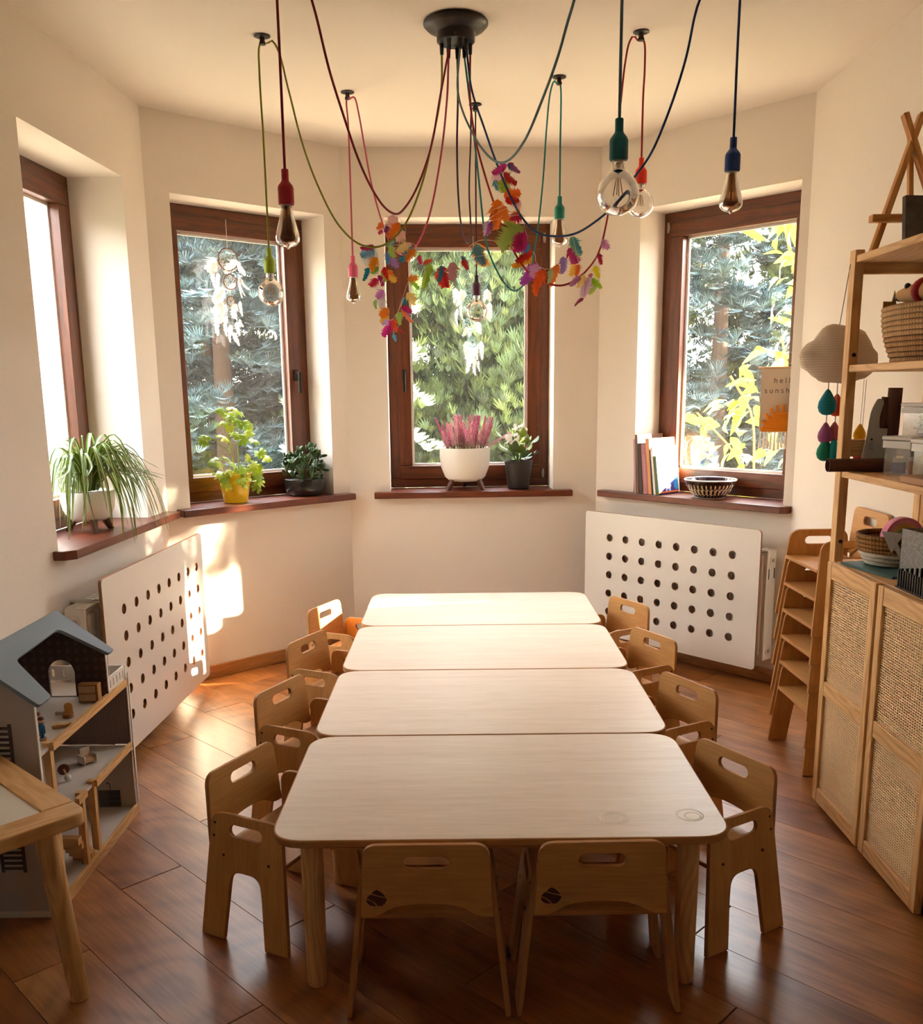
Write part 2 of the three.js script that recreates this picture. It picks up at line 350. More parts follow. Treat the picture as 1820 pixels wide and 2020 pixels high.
// ------------------------------------------------------------------ plywood children's chairs (front is +z)
const chairParts = (() => {
  const sp = 0.0125, H = 0.345;
  const sh = roundPoly([[-0.142, 0, 0.004], [-0.066, 0, 0.004], [-0.052, 0.13, 0.01], [-0.045, 0.192, 0.05], [0.045, 0.192, 0.05], [0.054, 0.13, 0.01], [0.066, 0, 0.004], [0.142, 0, 0.004], [0.112, H, 0.042], [-0.112, H, 0.042]]);
  sh.holes.push(slot(0.105, 0.032, 0.0, 0.302));
  const side = uvm(extrude(sh, sp, 0.0022), 'y', [0.2, 0.4]); side.rotateY(-Math.PI / 2);
  const bk = roundPoly([[-0.153, 0, 0.003], [-0.118, 0, 0.02], [-0.07, 0.03, 0.03], [0, 0.036, 0.08], [0.07, 0.03, 0.03], [0.118, 0, 0.02], [0.153, 0, 0.003], [0.141, 0.185, 0.034], [-0.141, 0.185, 0.034]]);
  bk.holes.push(slot(0.105, 0.032, 0.0, 0.14));
  const back = uvm(extrude(bk, sp, 0.0022), 'x', [0.6, 0.1]);
  const seat = extrude(rectShape(0.318, 0.225, 0.008), sp, 0.0022); seat.rotateX(-Math.PI / 2);
  const screw = []; for (const [z, y] of [[-0.1, 0.315], [-0.103, 0.28], [-0.07, 0.232], [0.075, 0.232]]) screw.push([z, y]);
  const scr = cyl(0.0036, 0.0036, 0.002, 0, 0, 0, 10); scr.rotateZ(Math.PI / 2);
  const logo = (() => { // burnt mark: a rounded pebble split by two gaps
    const seg = (pts) => { const s = new THREE.Shape(); pts.forEach(([x, y], i) => i ? s.lineTo(x, y) : s.moveTo(x, y)); s.closePath(); const g = new THREE.ExtrudeGeometry(s, { depth: 0.0006, bevelEnabled: false }); return g; };
    const A = [[-0.012, 0.012], [-0.006, 0.019], [0.0, 0.022], [0.008, 0.017], [0.016, 0.009], [0.019, 0.003]].concat([[0.006, 0.006]]);
    const B = [[-0.014, 0.010], [-0.021, 0.004], [-0.023, 0.0], [-0.012, -0.006], [-0.003, -0.013], [0.001, -0.02], [0.01, -0.02], [0.018, -0.013], [0.022, -0.004], [0.02, 0.0], [0.008, 0.003]];
    const D = [[-0.024, -0.003], [-0.023, -0.011], [-0.016, -0.018], [-0.002, -0.021], [-0.005, -0.015], [-0.013, -0.008]];
    return merge([seg(A), seg(B), seg(D)]);
  })();
  return { side, back, seat: uvm(seat, 'x', [0.3, 0.7]), screw: scr, screwAt: screw, logo };
})();
const plyMats = [M.birch, M.edge];
const burnt = std({ color: 0x4a240c, roughness: 0.85 });
function makeChair(label, group, logo) {
  const c = thing('childrens_chair', label, 'chair', [0, 0, 0], 0, group), P = chairParts, tilt = 0.105;
  for (const s of [-1, 1]) {
    const p = part('side_panel', P.side, plyMats, c, [s * 0.184, 0.0015, 0], [0, 0, s * tilt]);
    for (const [z, y] of P.screwAt) part('screw', P.screw, M.screw, p, [s * 0.0068, y, z]);
  }
  part('seat', P.seat, plyMats, c, [0, 0.236, 0.012]);
  const b = part('backrest', P.back, plyMats, c, [0, 0.25, -0.124], [-0.07, 0, 0]);
  if (logo) { const l = part('burnt_mark', P.logo, burnt, b, [0.112, 0.052, -0.0063], [0, Math.PI, 0]); }
  return c;
}
{
  const sideGroup = 'small plywood chairs along the tables';
  const A = makeChair('plywood chair at the front end of the nearest table, left of the pair', 'plywood chairs with their backs to the camera', true);
  A.position.set(-0.086, 0, -2.03); A.rotation.y = Math.PI;
  copyOf(A, 'plywood chair at the front end of the nearest table, right of the pair', [0.306, 0, -2.035], Math.PI + 0.015);
  const B = makeChair('small plywood chair on the left side of the nearest table', sideGroup, false);
  const yaw = (fx, fz) => Math.atan2(fx, fz);
  B.position.set(-0.496, 0, -2.351); B.rotation.y = yaw(0.899, 0.437);
  const nth = ['nearest', 'second', 'third', 'farthest'];
  const L = [null, [-0.51, -3.0, 0.9, 0.42], [-0.52, -3.63, 0.9, 0.42], [-0.53, -4.21, 0.9, 0.40]];
  const R = [[0.637, -2.337, -0.859, 0.511], [0.66, -2.985, -0.88, 0.47], [0.67, -3.62, -0.88, 0.47], [0.68, -4.22, -0.86, 0.5]];
  for (let i = 1; i < 4; i++) copyOf(B, `small plywood chair on the left side of the ${nth[i]} table from the front`, [L[i][0], 0, L[i][1]], yaw(L[i][2], L[i][3]));
  for (let i = 0; i < 4; i++) copyOf(B, `small plywood chair on the right side of the ${nth[i]} table${i ? ' from the front' : ''}`, [R[i][0], 0, R[i][1]], yaw(R[i][2], R[i][3]));
  // stack by the right wall, seats towards the room
  const nthUp = ['lowest', 'second', 'third', 'fourth', 'fifth', 'topmost'];
  for (let i = 0; i < 6; i++) { const c = copyOf(B, `plywood chair in the stack behind the shelf, ${nthUp[i]} from the floor`, [1.398, i * 0.107, -3.41], -Math.PI / 2 + 0.02); c.userData.group = 'stacked plywood chairs'; }
}
// ------------------------------------------------------------------ radiators and their perforated covers
function rebase(g, x, y, z) { for (const c of g.children) { c.position.x -= x; c.position.y -= y; c.position.z -= z; } g.position.add(V3(x, y, z).applyAxisAngle(V3(0, 1, 0), g.rotation.y)); }
function makeRadiator(w, s0, s1, y0, y1, label) {
  const g = thing('radiator', label, 'radiator'); w.place(g);
  const W = s1 - s0, H = y1 - y0, cx = (s0 + s1) / 2, cy = (y0 + y1) / 2;
  const face = []; const n = Math.floor(W / 0.034);
  for (let i = 0; i < n; i++) face.push(rbox(0.024, H - 0.05, 0.012, 0.005, s0 + 0.02 + (i + 0.5) * (W - 0.04) / n, cy, 0.095));
  part('panel', merge([rbox(W - 0.012, H - 0.02, 0.012, 0.004, cx, cy, 0.088), rbox(W - 0.012, H - 0.02, 0.012, 0.004, cx, cy, 0.036), ...face]), M.white, g);
  for (const s of [-1, 1]) {
    const ex = cx + s * (W / 2 - 0.002);
    const e = part('end_cover', rbox(0.008, H, 0.076, 0.003, ex, cy, 0.064), M.white, g);
    for (const [yy, r] of [[y1 - 0.045, 0.015], [y0 + 0.045, 0.015]]) {
      const c = cyl(r + 0.004, r + 0.004, 0.006, 0, 0, 0, 20); c.rotateZ(Math.PI / 2); T(c, ex + s * 0.006, yy, 0.064); part('valve_plug', c, M.white, e);
      const d = cyl(r * 0.62, r * 0.62, 0.004, 0, 0, 0, 16); d.rotateZ(Math.PI / 2); T(d, ex + s * 0.0105, yy, 0.064); part('valve_screw', d, M.steel, e);
    }
    for (const z of [0.04, 0.088]) part('vent_slot', box(0.002, 0.05, 0.006, ex + s * 0.0045, y1 - 0.11, z), M.black, e);
  }
  const grille = []; for (let i = 0; i < 34; i++) grille.push(box(W / 34 * 0.62, 0.004, 0.07, s0 + (i + 0.5) * W / 34, y1 + 0.001, 0.064));
  for (const z of [0.029, 0.064, 0.099]) grille.push(box(W, 0.005, 0.006, cx, y1 + 0.001, z));
  part('top_grille', merge(grille), M.white, g);
  part('bracket', merge([box(0.04, H * 0.7, 0.03, s0 + 0.15, cy, 0.0151), box(0.04, H * 0.7, 0.03, s1 - 0.15, cy, 0.0151)]), M.white, g).userData.kind = 'stuff';
  rebase(g, cx, y0, 0.064);
  return g;
}
makeRadiator(WL, WL.len - 1.17, WL.len - 0.12, 0.13, 0.665, 'white panel radiator behind the perforated cover under the left window');
makeRadiator(W2, 0.1, 1.135, 0.13, 0.665, 'white panel radiator behind the perforated cover under the right window');
function makeCover(w, s0, s1, y0, y1, off, hx0, hx1, hy0, hy1, label) {
  const g = thing('radiator_cover', label, 'radiator cover'); w.place(g);
  const sh = rectShape(s1 - s0, y1 - y0, 0.022, (s0 + s1) / 2, (y0 + y1) / 2);
  for (let i = 0; i < 8; i++) for (let j = 0; j < 5; j++) {
    const p = new THREE.Path(); p.absarc(hx0 + (hx1 - hx0) * i / 7, hy0 + (hy1 - hy0) * j / 4, 0.0205, 0, Math.PI * 2, true); sh.holes.push(p);
  }
  const t = 0.012, c = extrude(sh, t, 0.001, 10);
  part('core', T(c, 0, 0, off), M.mdf, g);
  const front = new THREE.ShapeGeometry(sh, 10); part('white_face', T(front, 0, 0, off + t / 2 + 0.0004), M.panel, g);
  for (const x of [s0 + 0.08, s1 - 0.08]) for (const y of [y0 + 0.1, y1 - 0.1]) { const c2 = cyl(0.009, 0.009, off - t / 2, 0, 0, 0, 12); c2.rotateX(Math.PI / 2); part('standoff', T(c2, x, y, (off - t / 2) / 2), M.steel, g); }
  rebase(g, (s0 + s1) / 2, y0, off);
}
makeCover(WL, WL.len - 1.14, WL.len - 0.012, 0.06, 0.768, 0.15, WL.len - 0.96, WL.len - 0.105, 0.197, 0.619, 'white perforated board over the radiator beside the dollhouse');
makeCover(W2, 0.045, 1.115, 0.088, 0.768, 0.13, 0.215, 0.968, 0.225, 0.634, 'white perforated board over the radiator beside the stacked chairs');

// ------------------------------------------------------------------ pine shelf with cane doors
const SX0 = 1.236, SX1 = 1.535, SZ0 = -3.055, SZ1 = -2.05;
{
  const g = thing('shelf_unit', 'pine shelf unit with two cane-panel doors against the right wall', 'shelf'); g.position.set(SX0, 0, SZ0);
  const D = SX1 - SX0, L = SZ1 - SZ0, p = (name, geo, ax) => part(name, uvm(geo, ax, [rnd(), rnd()]), M.pine, g);
  for (const z of [0.022, L - 0.022]) for (const x of [0.016, D - 0.016]) {
    const h = 1.84; const po = p('post', rbox(0.03, h, 0.042, 0.003, x, h / 2, z), 'y');
    if (x < 0.1) for (const y of [0.92, 1.185, 1.52]) { const k = cyl(0.0065, 0.0065, 0.003, 0, 0, 0, 14); k.rotateX(Math.PI / 2); part('knot', T(k, 0.018, y, z + 0.0212), M.screw, po); }
  }
  for (const z of [0.022, L - 0.022]) for (const y of [1.795, 1.225, 0.8, 0.07]) p('end_rail', rbox(D - 0.064, 0.055, 0.022, 0.003, D / 2, y, z), 'x');
  for (const y of [1.812, 1.478, 1.143, 0.842, 0.45, 0.085]) p('shelf_board', rbox(D - 0.012, 0.022, L - 0.006, 0.003, D / 2 + (y < 0.86 ? 0.006 : 0), y, L / 2), 'z');
  p('side_board', box(0.228, 0.72, 0.008, D / 2, 0.46, 0.045), 'y');
  p('side_board', box(0.228, 0.72, 0.008, D / 2, 0.46, L - 0.045), 'y');
  p('back_board', box(0.006, 0.72, L - 0.1, D - 0.036, 0.46, L / 2), 'y');
  // doors
  const cane = std({ color: 0xe8c493, roughness: 0.6 });
  const mkDoor = (z0, z1, label) => {
    const d = new THREE.Group(); d.name = 'door'; g.add(d); d.userData.label = label; d.position.set(-0.0135, 0, z0);
    const W = z1 - z0, y0 = 0.02, y1 = 0.856, st = 0.034, t = 0.022, q = (n, geo, ax) => part(n, uvm(geo, ax, [rnd(), rnd()]), M.pine, d);
    q('stile', rbox(t, y1 - y0, st, 0.003, 0, (y0 + y1) / 2, st / 2), 'y'); q('stile', rbox(t, y1 - y0, st, 0.003, 0, (y0 + y1) / 2, W - st / 2), 'y');
    for (const [a, b] of [[y0, y0 + 0.05], [0.402, 0.452], [y1 - 0.055, y1]]) q('rail', rbox(t - 0.002, b - a, W - 2 * st, 0.003, 0, (a + b) / 2, W / 2), 'z');
    for (const [a, b] of [[y0 + 0.05, 0.402], [0.452, y1 - 0.055]]) {
      const s = [], zw = W - 2 * st, nz = Math.round(zw / 0.0125), ny = Math.round((b - a) / 0.008);
      for (let i = 0; i <= nz; i++) s.push(box(0.0014, b - a, 0.0056, 0.0008, (a + b) / 2, st + zw * i / nz));
      for (let i = 0; i <= ny; i++) s.push(box(0.0014, 0.0035, zw, -0.0006, a + (b - a) * i / ny, W / 2));
      const c = part('cane_panel', merge(s), cane, d); c.userData.kind = 'stuff';
    }
  };
  mkDoor(0.055, 0.415, 'far cane door'); mkDoor(0.432, 0.792, 'near cane door');
}
// ------------------------------------------------------------------ play table at the left edge
{
  const ax = [-0.7317, -0.6816], K = [-0.868, -1.985], rot = Math.atan2(-ax[1], ax[0]);   // local x along ax, local z towards (-0.68, 0.73)*-1
  const g = thing('play_table', 'wooden play table with rounded corner and white inset top, at the left edge', 'table', [K[0], 0, K[1]], rot);
  const zs = (() => { const v = V3(0, 0, 1).applyAxisAngle(V3(0, 1, 0), rot); return (v.x * -0.6816 + v.z * 0.7317) > 0 ? 1 : -1; })();
  const L = 0.75, W = 0.5, h = 0.48, t = 0.034, rw = 0.075;
  const rail = (name, pts, a) => { const s = roundPoly(pts.map(([x, z, r]) => [x, -z * zs, r])); const q = extrude(s, t, 0.004, 10); q.rotateX(-Math.PI / 2); T(q, 0, h - t / 2, 0); return part(name, uvm(q, a, [rnd(), rnd()]), M.pine, g); };
  rail('frame_rail', [[0, 0, 0.05], [rw, 0, 0], [rw, W, 0], [0, W, 0.05]], 'z');
  rail('frame_rail', [[rw + 0.0006, 0, 0], [L - rw, 0, 0], [L - rw, rw, 0], [rw + 0.0006, rw, 0]], 'x');
  rail('frame_rail', [[rw + 0.0006, W - rw, 0], [L - rw, W - rw, 0], [L - rw, W, 0], [rw + 0.0006, W, 0]], 'x');
  rail('frame_rail', [[L - rw + 0.0006, 0, 0], [L, 0, 0.05], [L, W, 0.05], [L - rw + 0.0006, W, 0]], 'z');
  part('inset_board', box(L - 2 * rw - 0.002, 0.008, W - 2 * rw - 0.002, L / 2, h - 0.008, zs * W / 2), M.white, g);
  part('tub', T(lathe([[0.001, -0.1], [0.09, -0.1], [0.125, -0.08], [0.14, -0.02], [0.145, -0.001], [0.001, -0.001]], 36), L * 0.42, h - 0.034, zs * W * 0.5), M.white, g);
  for (const [x, z, k] of [[0.07, 0.075, 1], [L - 0.07, 0.075, 1], [0.07, W - 0.075, -1], [L - 0.07, W - 0.075, -1]]) {
    const dx = x < 0.3 ? -0.03 : 0.03, dz = k * -0.03 * zs;
    part('leg', uvm(merge([rod([x + dx, 0, zs * z + dz], [x, h - t, zs * z], 0.0225, 20, 0.026)]), 'y', [rnd(), rnd()]), M.pine, g);
  }
}
// ------------------------------------------------------------------ dollhouse
{
  const lilac = plain(0xb3a7a2, 0.7), lilacIn = plain(0xc9bfba, 0.7), brown = (() => { // wallpaper print: small pale crosses on brown
    const t = tex(128, (u, v) => { const a = Math.abs((u * 4) % 1 - 0.5), b = Math.abs((v * 4) % 1 - 0.5), d = a + b; return d > 0.2 && d < 0.27 ? [150, 120, 100] : [74, 52, 42]; }, true, [9, 9]);
    return std({ map: t, roughness: 0.8 });
  })(), stripe = (() => { const t = tex([128, 8], (u) => { const f = (u * 4) % 1; return (f > 0.42 && f < 0.47) || (f > 0.53 && f < 0.58) ? [70, 55, 52] : [150, 134, 132]; }, true, [9, 1]); return std({ map: t, roughness: 0.8 }); })();
  const slate = plain(0x6f7b86, 0.6), floorW = plain(0xd9d0c8, 0.55), dark = plain(0x4a3c38, 0.7);
  const x1 = -1.134, x0 = -1.43, zn = -2.325, zf = -2.985, D = x1 - x0, W = zn - zf;
  const g = thing('dollhouse', 'three-storey open wooden dollhouse with slate-blue roof by the left wall', 'dollhouse', [x0, 0, zn]);  // local: x 0..D to the open front, z 0..-W
  const p = (n, geo, m) => part(n, geo, m, g);
  const board = (n, w, h, d, x, y, z, m) => p(n, uvm(box(w, h, d, x, y, z), 'z', [rnd(), rnd()]), m);
  board('base_board', D, 0.02, W, D / 2, 0.01, -W / 2, floorW); board('middle_floor', D - 0.012, 0.01, W - 0.02 - 0.1, D / 2, 0.246, -W / 2 - 0.04, floorW);
  board('upper_floor', D - 0.012, 0.01, W - 0.03, D / 2, 0.468, -W / 2 - 0.005, floorW);
  for (const [n, y, z0, z1, h] of [['base', 0.015, 0, W, 0.03], ['middle', 0.248, 0.335, W, 0.022], ['landing', 0.25, 0.2, 0.262, 0.02], ['upper', 0.472, 0.075, W, 0.024]]) p('floor_edge', uvm(box(0.012, h, z1 - z0, D + 0.001, y, -(z0 + z1) / 2), 'z', [rnd(), rnd()]), M.pine);
  for (const [z, y0, y1] of [[0.08, 0.03, 0.484], [0.338, 0.03, 0.259], [0.25, 0.03, 0.26]]) p('post', uvm(box(0.02, y1 - y0, 0.02, D - 0.012, (y0 + y1) / 2, -z), 'y', [rnd(), rnd()]), M.pine);
  // near gable wall with printed shutters
  const gx = D / 2; // ridge x
  { const s = new THREE.Shape([[0, 0.02], [D, 0.02], [D, 0.62], [gx, 0.735], [0, 0.62]].map((a) => new THREE.Vector2(...a))); const q = new THREE.ExtrudeGeometry(s, { depth: 0.009, bevelEnabled: false }); const w = p('gable_wall', T(q, 0, 0, -0.009), lilac);
    for (const y of [0.43, 0.15]) for (let i = 0; i < 9; i++) part('shutter_slat', box(0.052, 0.0085, 0.0012, D - 0.1, y + i * 0.0155, 0.0006), dark, w);
    for (const y of [0.43, 0.15]) for (const s2 of [-1, 1]) part('shutter_frame', box(0.009, 0.148, 0.0016, D - 0.1 + s2 * 0.03, y + 0.062, 0.0008), dark, w);
    part('wall_edge', box(0.003, 0.6, 0.01, D + 0.0005, 0.32, -0.0045), M.white, w); }
  // far wall: kitchen storey, striped storey; upper brown wall with arch set back, balcony behind it
  board('far_wall', D, 0.225, 0.009, D / 2, 0.1325, -W + 0.0045, lilacIn); 
  { const q = box(D, 0.21, 0.009, D / 2, 0.357, -W + 0.0045); p('striped_wall', q, stripe); }
  p('far_wall_edge', box(0.003, 0.49, 0.011, D + 0.0085, 0.26, -W + 0.0045), M.white);
  { const zz = -(W - 0.155), s = new THREE.Shape([[0.012, 0.474], [D, 0.474], [D, 0.615], [gx, 0.722], [0.012, 0.62]].map((a) => new THREE.Vector2(...a)));
    const h = new THREE.Path(); h.moveTo(D * 0.38, 0.4745); h.lineTo(D * 0.38, 0.55); h.absarc(D * 0.52, 0.555, D * 0.14, Math.PI, 0, true); h.lineTo(D * 0.66, 0.4745); h.closePath(); s.holes.push(h);
    const q = new THREE.ExtrudeGeometry(s, { depth: 0.009, bevelEnabled: false, curveSegments: 14 }); p('arched_wall', T(uvm(q, 'x'), 0, 0, zz), brown);
    p('arched_wall_edge', box(0.003, 0.145, 0.011, D + 0.002, 0.545, zz + 0.0045), M.white); }
  p('back_wall', box(0.008, 0.6, W - 0.02, 0.004, 0.32, -W / 2), lilacIn);
  // balcony railings with slots
  const railing = (w, n) => { const s = rectShape(w, 0.05, 0.002, w / 2, 0.025); for (let i = 0; i < n; i++) { const q = slot(0.026, 0.008, 0, 0); const pts = q.getPoints(5).map((v) => [w * (i + 0.5) / n - v.y, 0.026 + v.x]); s.holes.push(roundPoly(pts, THREE.Path)); } return extrude(s, 0.006, 0.0006, 5); };
  p('balcony_rail', T(railing(D, 8), 0, 0.48, -W + 0.004), M.white);
  { const q = railing(0.14, 5); q.rotateY(Math.PI / 2); p('balcony_rail', T(q, D - 0.004, 0.48, -W + 0.148), M.white); }
  // roof: ridge along z, front slope cut open
  { const up = 0.735, eave = 0.62, slope = (a, b, front) => { // point on slope in plan z (a), t down the slope
      return 0; };
    const dx = D / 2 + 0.022, dy = up - eave + 0.014, len = Math.hypot(dx, dy), ang = Math.atan2(dy, dx), Z0 = 0.02, Z1 = -(W - 0.145);
    const mk = (sh, front) => { const q = extrude(sh, 0.011, 0.0012); q.rotateX(-Math.PI / 2); // shape x -> x (down slope), y -> -z
      if (!front) q.rotateY(Math.PI), q.translate(0, 0, Z0 + Z1);
      q.rotateZ(front ? -ang : ang); return T(q, gx, up + 0.014, 0); };
    const outer = roundPoly([[0, -Z0], [len, -Z0, 0.01], [len, -Z0 + 0.075, 0.012], [0.07, -Z0 + 0.13, 0.02], [0.055, -Z1 - 0.1, 0.02], [len, -Z1 - 0.045, 0.012], [len, -Z1, 0.01], [0, -Z1]]);
    p('roof_front', mk(outer, true), slate); p('roof_back', mk(roundPoly([[0, -Z0], [len, -Z0, 0.01], [len, -Z1, 0.01], [0, -Z1]]), false), slate); }
  // stairs and printed kitchen on the far wall
  for (let i = 0; i < 5; i++) p('stair', uvm(box(0.06, 0.022, 0.026, D - 0.04 - 0.03 * 0, 0.02 + 0.011 + i * 0.022, -0.30 + i * 0.026 * 0.8), 'x'), M.pine);
  const k = p('kitchen_print', box(0.075, 0.062, 0.001, D - 0.088, 0.053, -W + 0.0096), plain(0x6d6a66, 0.7));
  for (let i = 0; i < 3; i++) part('printed_drawer', box(0.04, 0.014, 0.0008, D - 0.07, 0.036 + i * 0.018, -W + 0.0104), plain(0x565350, 0.7), k);
  part('printed_tap', T(tube([[0, 0, 0], [0, 0.022, 0], [-0.006, 0.028, 0], [-0.012, 0.022, 0]], 0.0012, 16, 5), D - 0.084, 0.084, -W + 0.0102), dark, k);
  // furniture and dolls, each free to lift out
  const at = (x, y, z) => [x, y, z], F = 0.4735, Mf = 0.2515;
  { const t = thing('toy_dresser', 'toy wooden dresser with two drawers inside the dollhouse attic', 'toy dresser', at(-1.172, F, -2.775));
    part('body', rbox(0.062, 0.06, 0.03, 0.002, 0, 0.03, 0), plain(0xa9743f, 0.6), t); for (const y of [0.018, 0.044]) { const d = part('drawer', rbox(0.05, 0.02, 0.004, 0.001, -0.002, y, 0.0165), plain(0xc9a27a, 0.6), t); part('knob', sph(0.0022, -0.002, y, 0.02, 8, 6), plain(0xd8b890), d); } }
  { const t = thing('toy_chair', 'round-backed toy wooden chair on the dollhouse attic floor', 'toy chair', at(-1.184, F, -2.635));
    part('seat', cyl(0.016, 0.017, 0.012, 0, 0.006, 0, 20), plain(0xa9733d), t); part('backrest', T(extrude(roundPoly([[-0.013, 0, 0], [0.013, 0, 0], [0.013, 0.03, 0.012], [-0.013, 0.03, 0.012]]), 0.006, 0.001), 0, 0.012, -0.008), plain(0xc9974f), t); }
  { const t = thing('toy_bed_frame', 'small wavy wooden toy board lying on the dollhouse attic floor', 'toy', at(-1.165, F, -2.545), 0.5); part('board', extrude(roundPoly([[-0.026, 0, 0.004], [0.026, 0, 0.004], [0.028, 0.012, 0.004], [0.012, 0.009, 0.006], [-0.012, 0.013, 0.006], [-0.028, 0.01, 0.004]]), 0.014, 0.001), plain(0xc4985f), t, [0, 0, 0]); }
  { const t = thing('toy_headboard', 'small pale toy piece lying behind the dollhouse chair', 'toy', at(-1.215, F, -2.66), 0.2); part('board', extrude(roundPoly([[-0.018, 0, 0.003], [0.018, 0, 0.003], [0.016, 0.011, 0.004], [0, 0.008, 0.004], [-0.016, 0.011, 0.004]]), 0.012, 0.001), plain(0xb8aaa0), t); }
  const doll = (x, z, shirt, hair, label) => { const t = thing('peg_doll', label, 'doll', at(x, F, z));
    part('stand', cyl(0.011, 0.011, 0.006, 0, 0.003, 0, 16), plain(0xa46f3c), t); part('body', T(lathe([[0.001, 0], [0.006, 0], [0.0065, 0.02], [0.0085, 0.034], [0.006, 0.042], [0.003, 0.045], [0.001, 0.045]], 14), 0, 0.006, 0), shirt, t); const h = part('head', sph(0.0085, 0, 0.058, 0, 14, 10), plain(0xe0b48a), t);
    part('hair', merge([T(new THREE.SphereGeometry(0.0092, 14, 8, 0, Math.PI * 2, 0, 1.5), 0, 0.0592, -0.0008), sph(0.006, 0, 0.05, -0.006, 10, 8)]), plain(hair), t);
    for (const s of [-1, 1]) part('arm', rod([s * 0.0075, 0.042, 0], [s * 0.009, 0.02, 0.002], 0.0022, 8), shirt, t); };
  doll(-1.178, -2.448, plain(0x1f5f8a), 0x5a2d18, 'toy peg doll in blue in the dollhouse attic'); doll(-1.204, -2.486, plain(0x9a6a3c), 0x6a3a1c, 'brown toy peg doll behind the blue one');
  { const t = thing('toy_armchair', 'pale toy armchair on the middle floor of the dollhouse', 'toy chair', at(-1.215, Mf, -2.815), 0.9);
    part('seat', rbox(0.036, 0.014, 0.036, 0.002, 0, 0.014, 0), plain(0xc7a37a), t); part('backrest', rbox(0.036, 0.032, 0.007, 0.003, 0, 0.032, -0.02), plain(0xd9cbb8), t); for (const s of [-1, 1]) part('armrest', rbox(0.006, 0.03, 0.042, 0.003, s * 0.021, 0.017, 0), plain(0xe3d6c4), t); }
  { const t = thing('toy_lamp', 'toy floor lamp lying on the middle floor of the dollhouse', 'toy lamp', at(-1.24, Mf, -2.7), 0.6);
    const a = cyl(0.017, 0.017, 0.008, 0, 0, 0, 20); a.rotateX(Math.PI / 2); part('base', T(a, 0, 0.017, -0.028), plain(0x5a2c18), t); part('pole', rod([0, 0.017, -0.025], [0, 0.014, 0.03], 0.003, 8), plain(0xc9974f), t); part('shade', sph(0.011, 0, 0.012, 0.034, 12, 8), plain(0xd8d0c6), t); }
  { const t = thing('toy_table', 'round-topped toy table tipped over on the dollhouse ground floor', 'toy table', at(-1.215, 0.0205, -2.5), 0.8);
    const a = cyl(0.02, 0.02, 0.01, 0, 0, 0, 22); a.rotateX(Math.PI / 2); part('top', T(a, 0, 0.0205, 0.02), plain(0xb07a44), t); part('stem', rod([0, 0.02, 0.016], [0, 0.014, -0.024], 0.007, 12), plain(0xc2904f), t); }
}
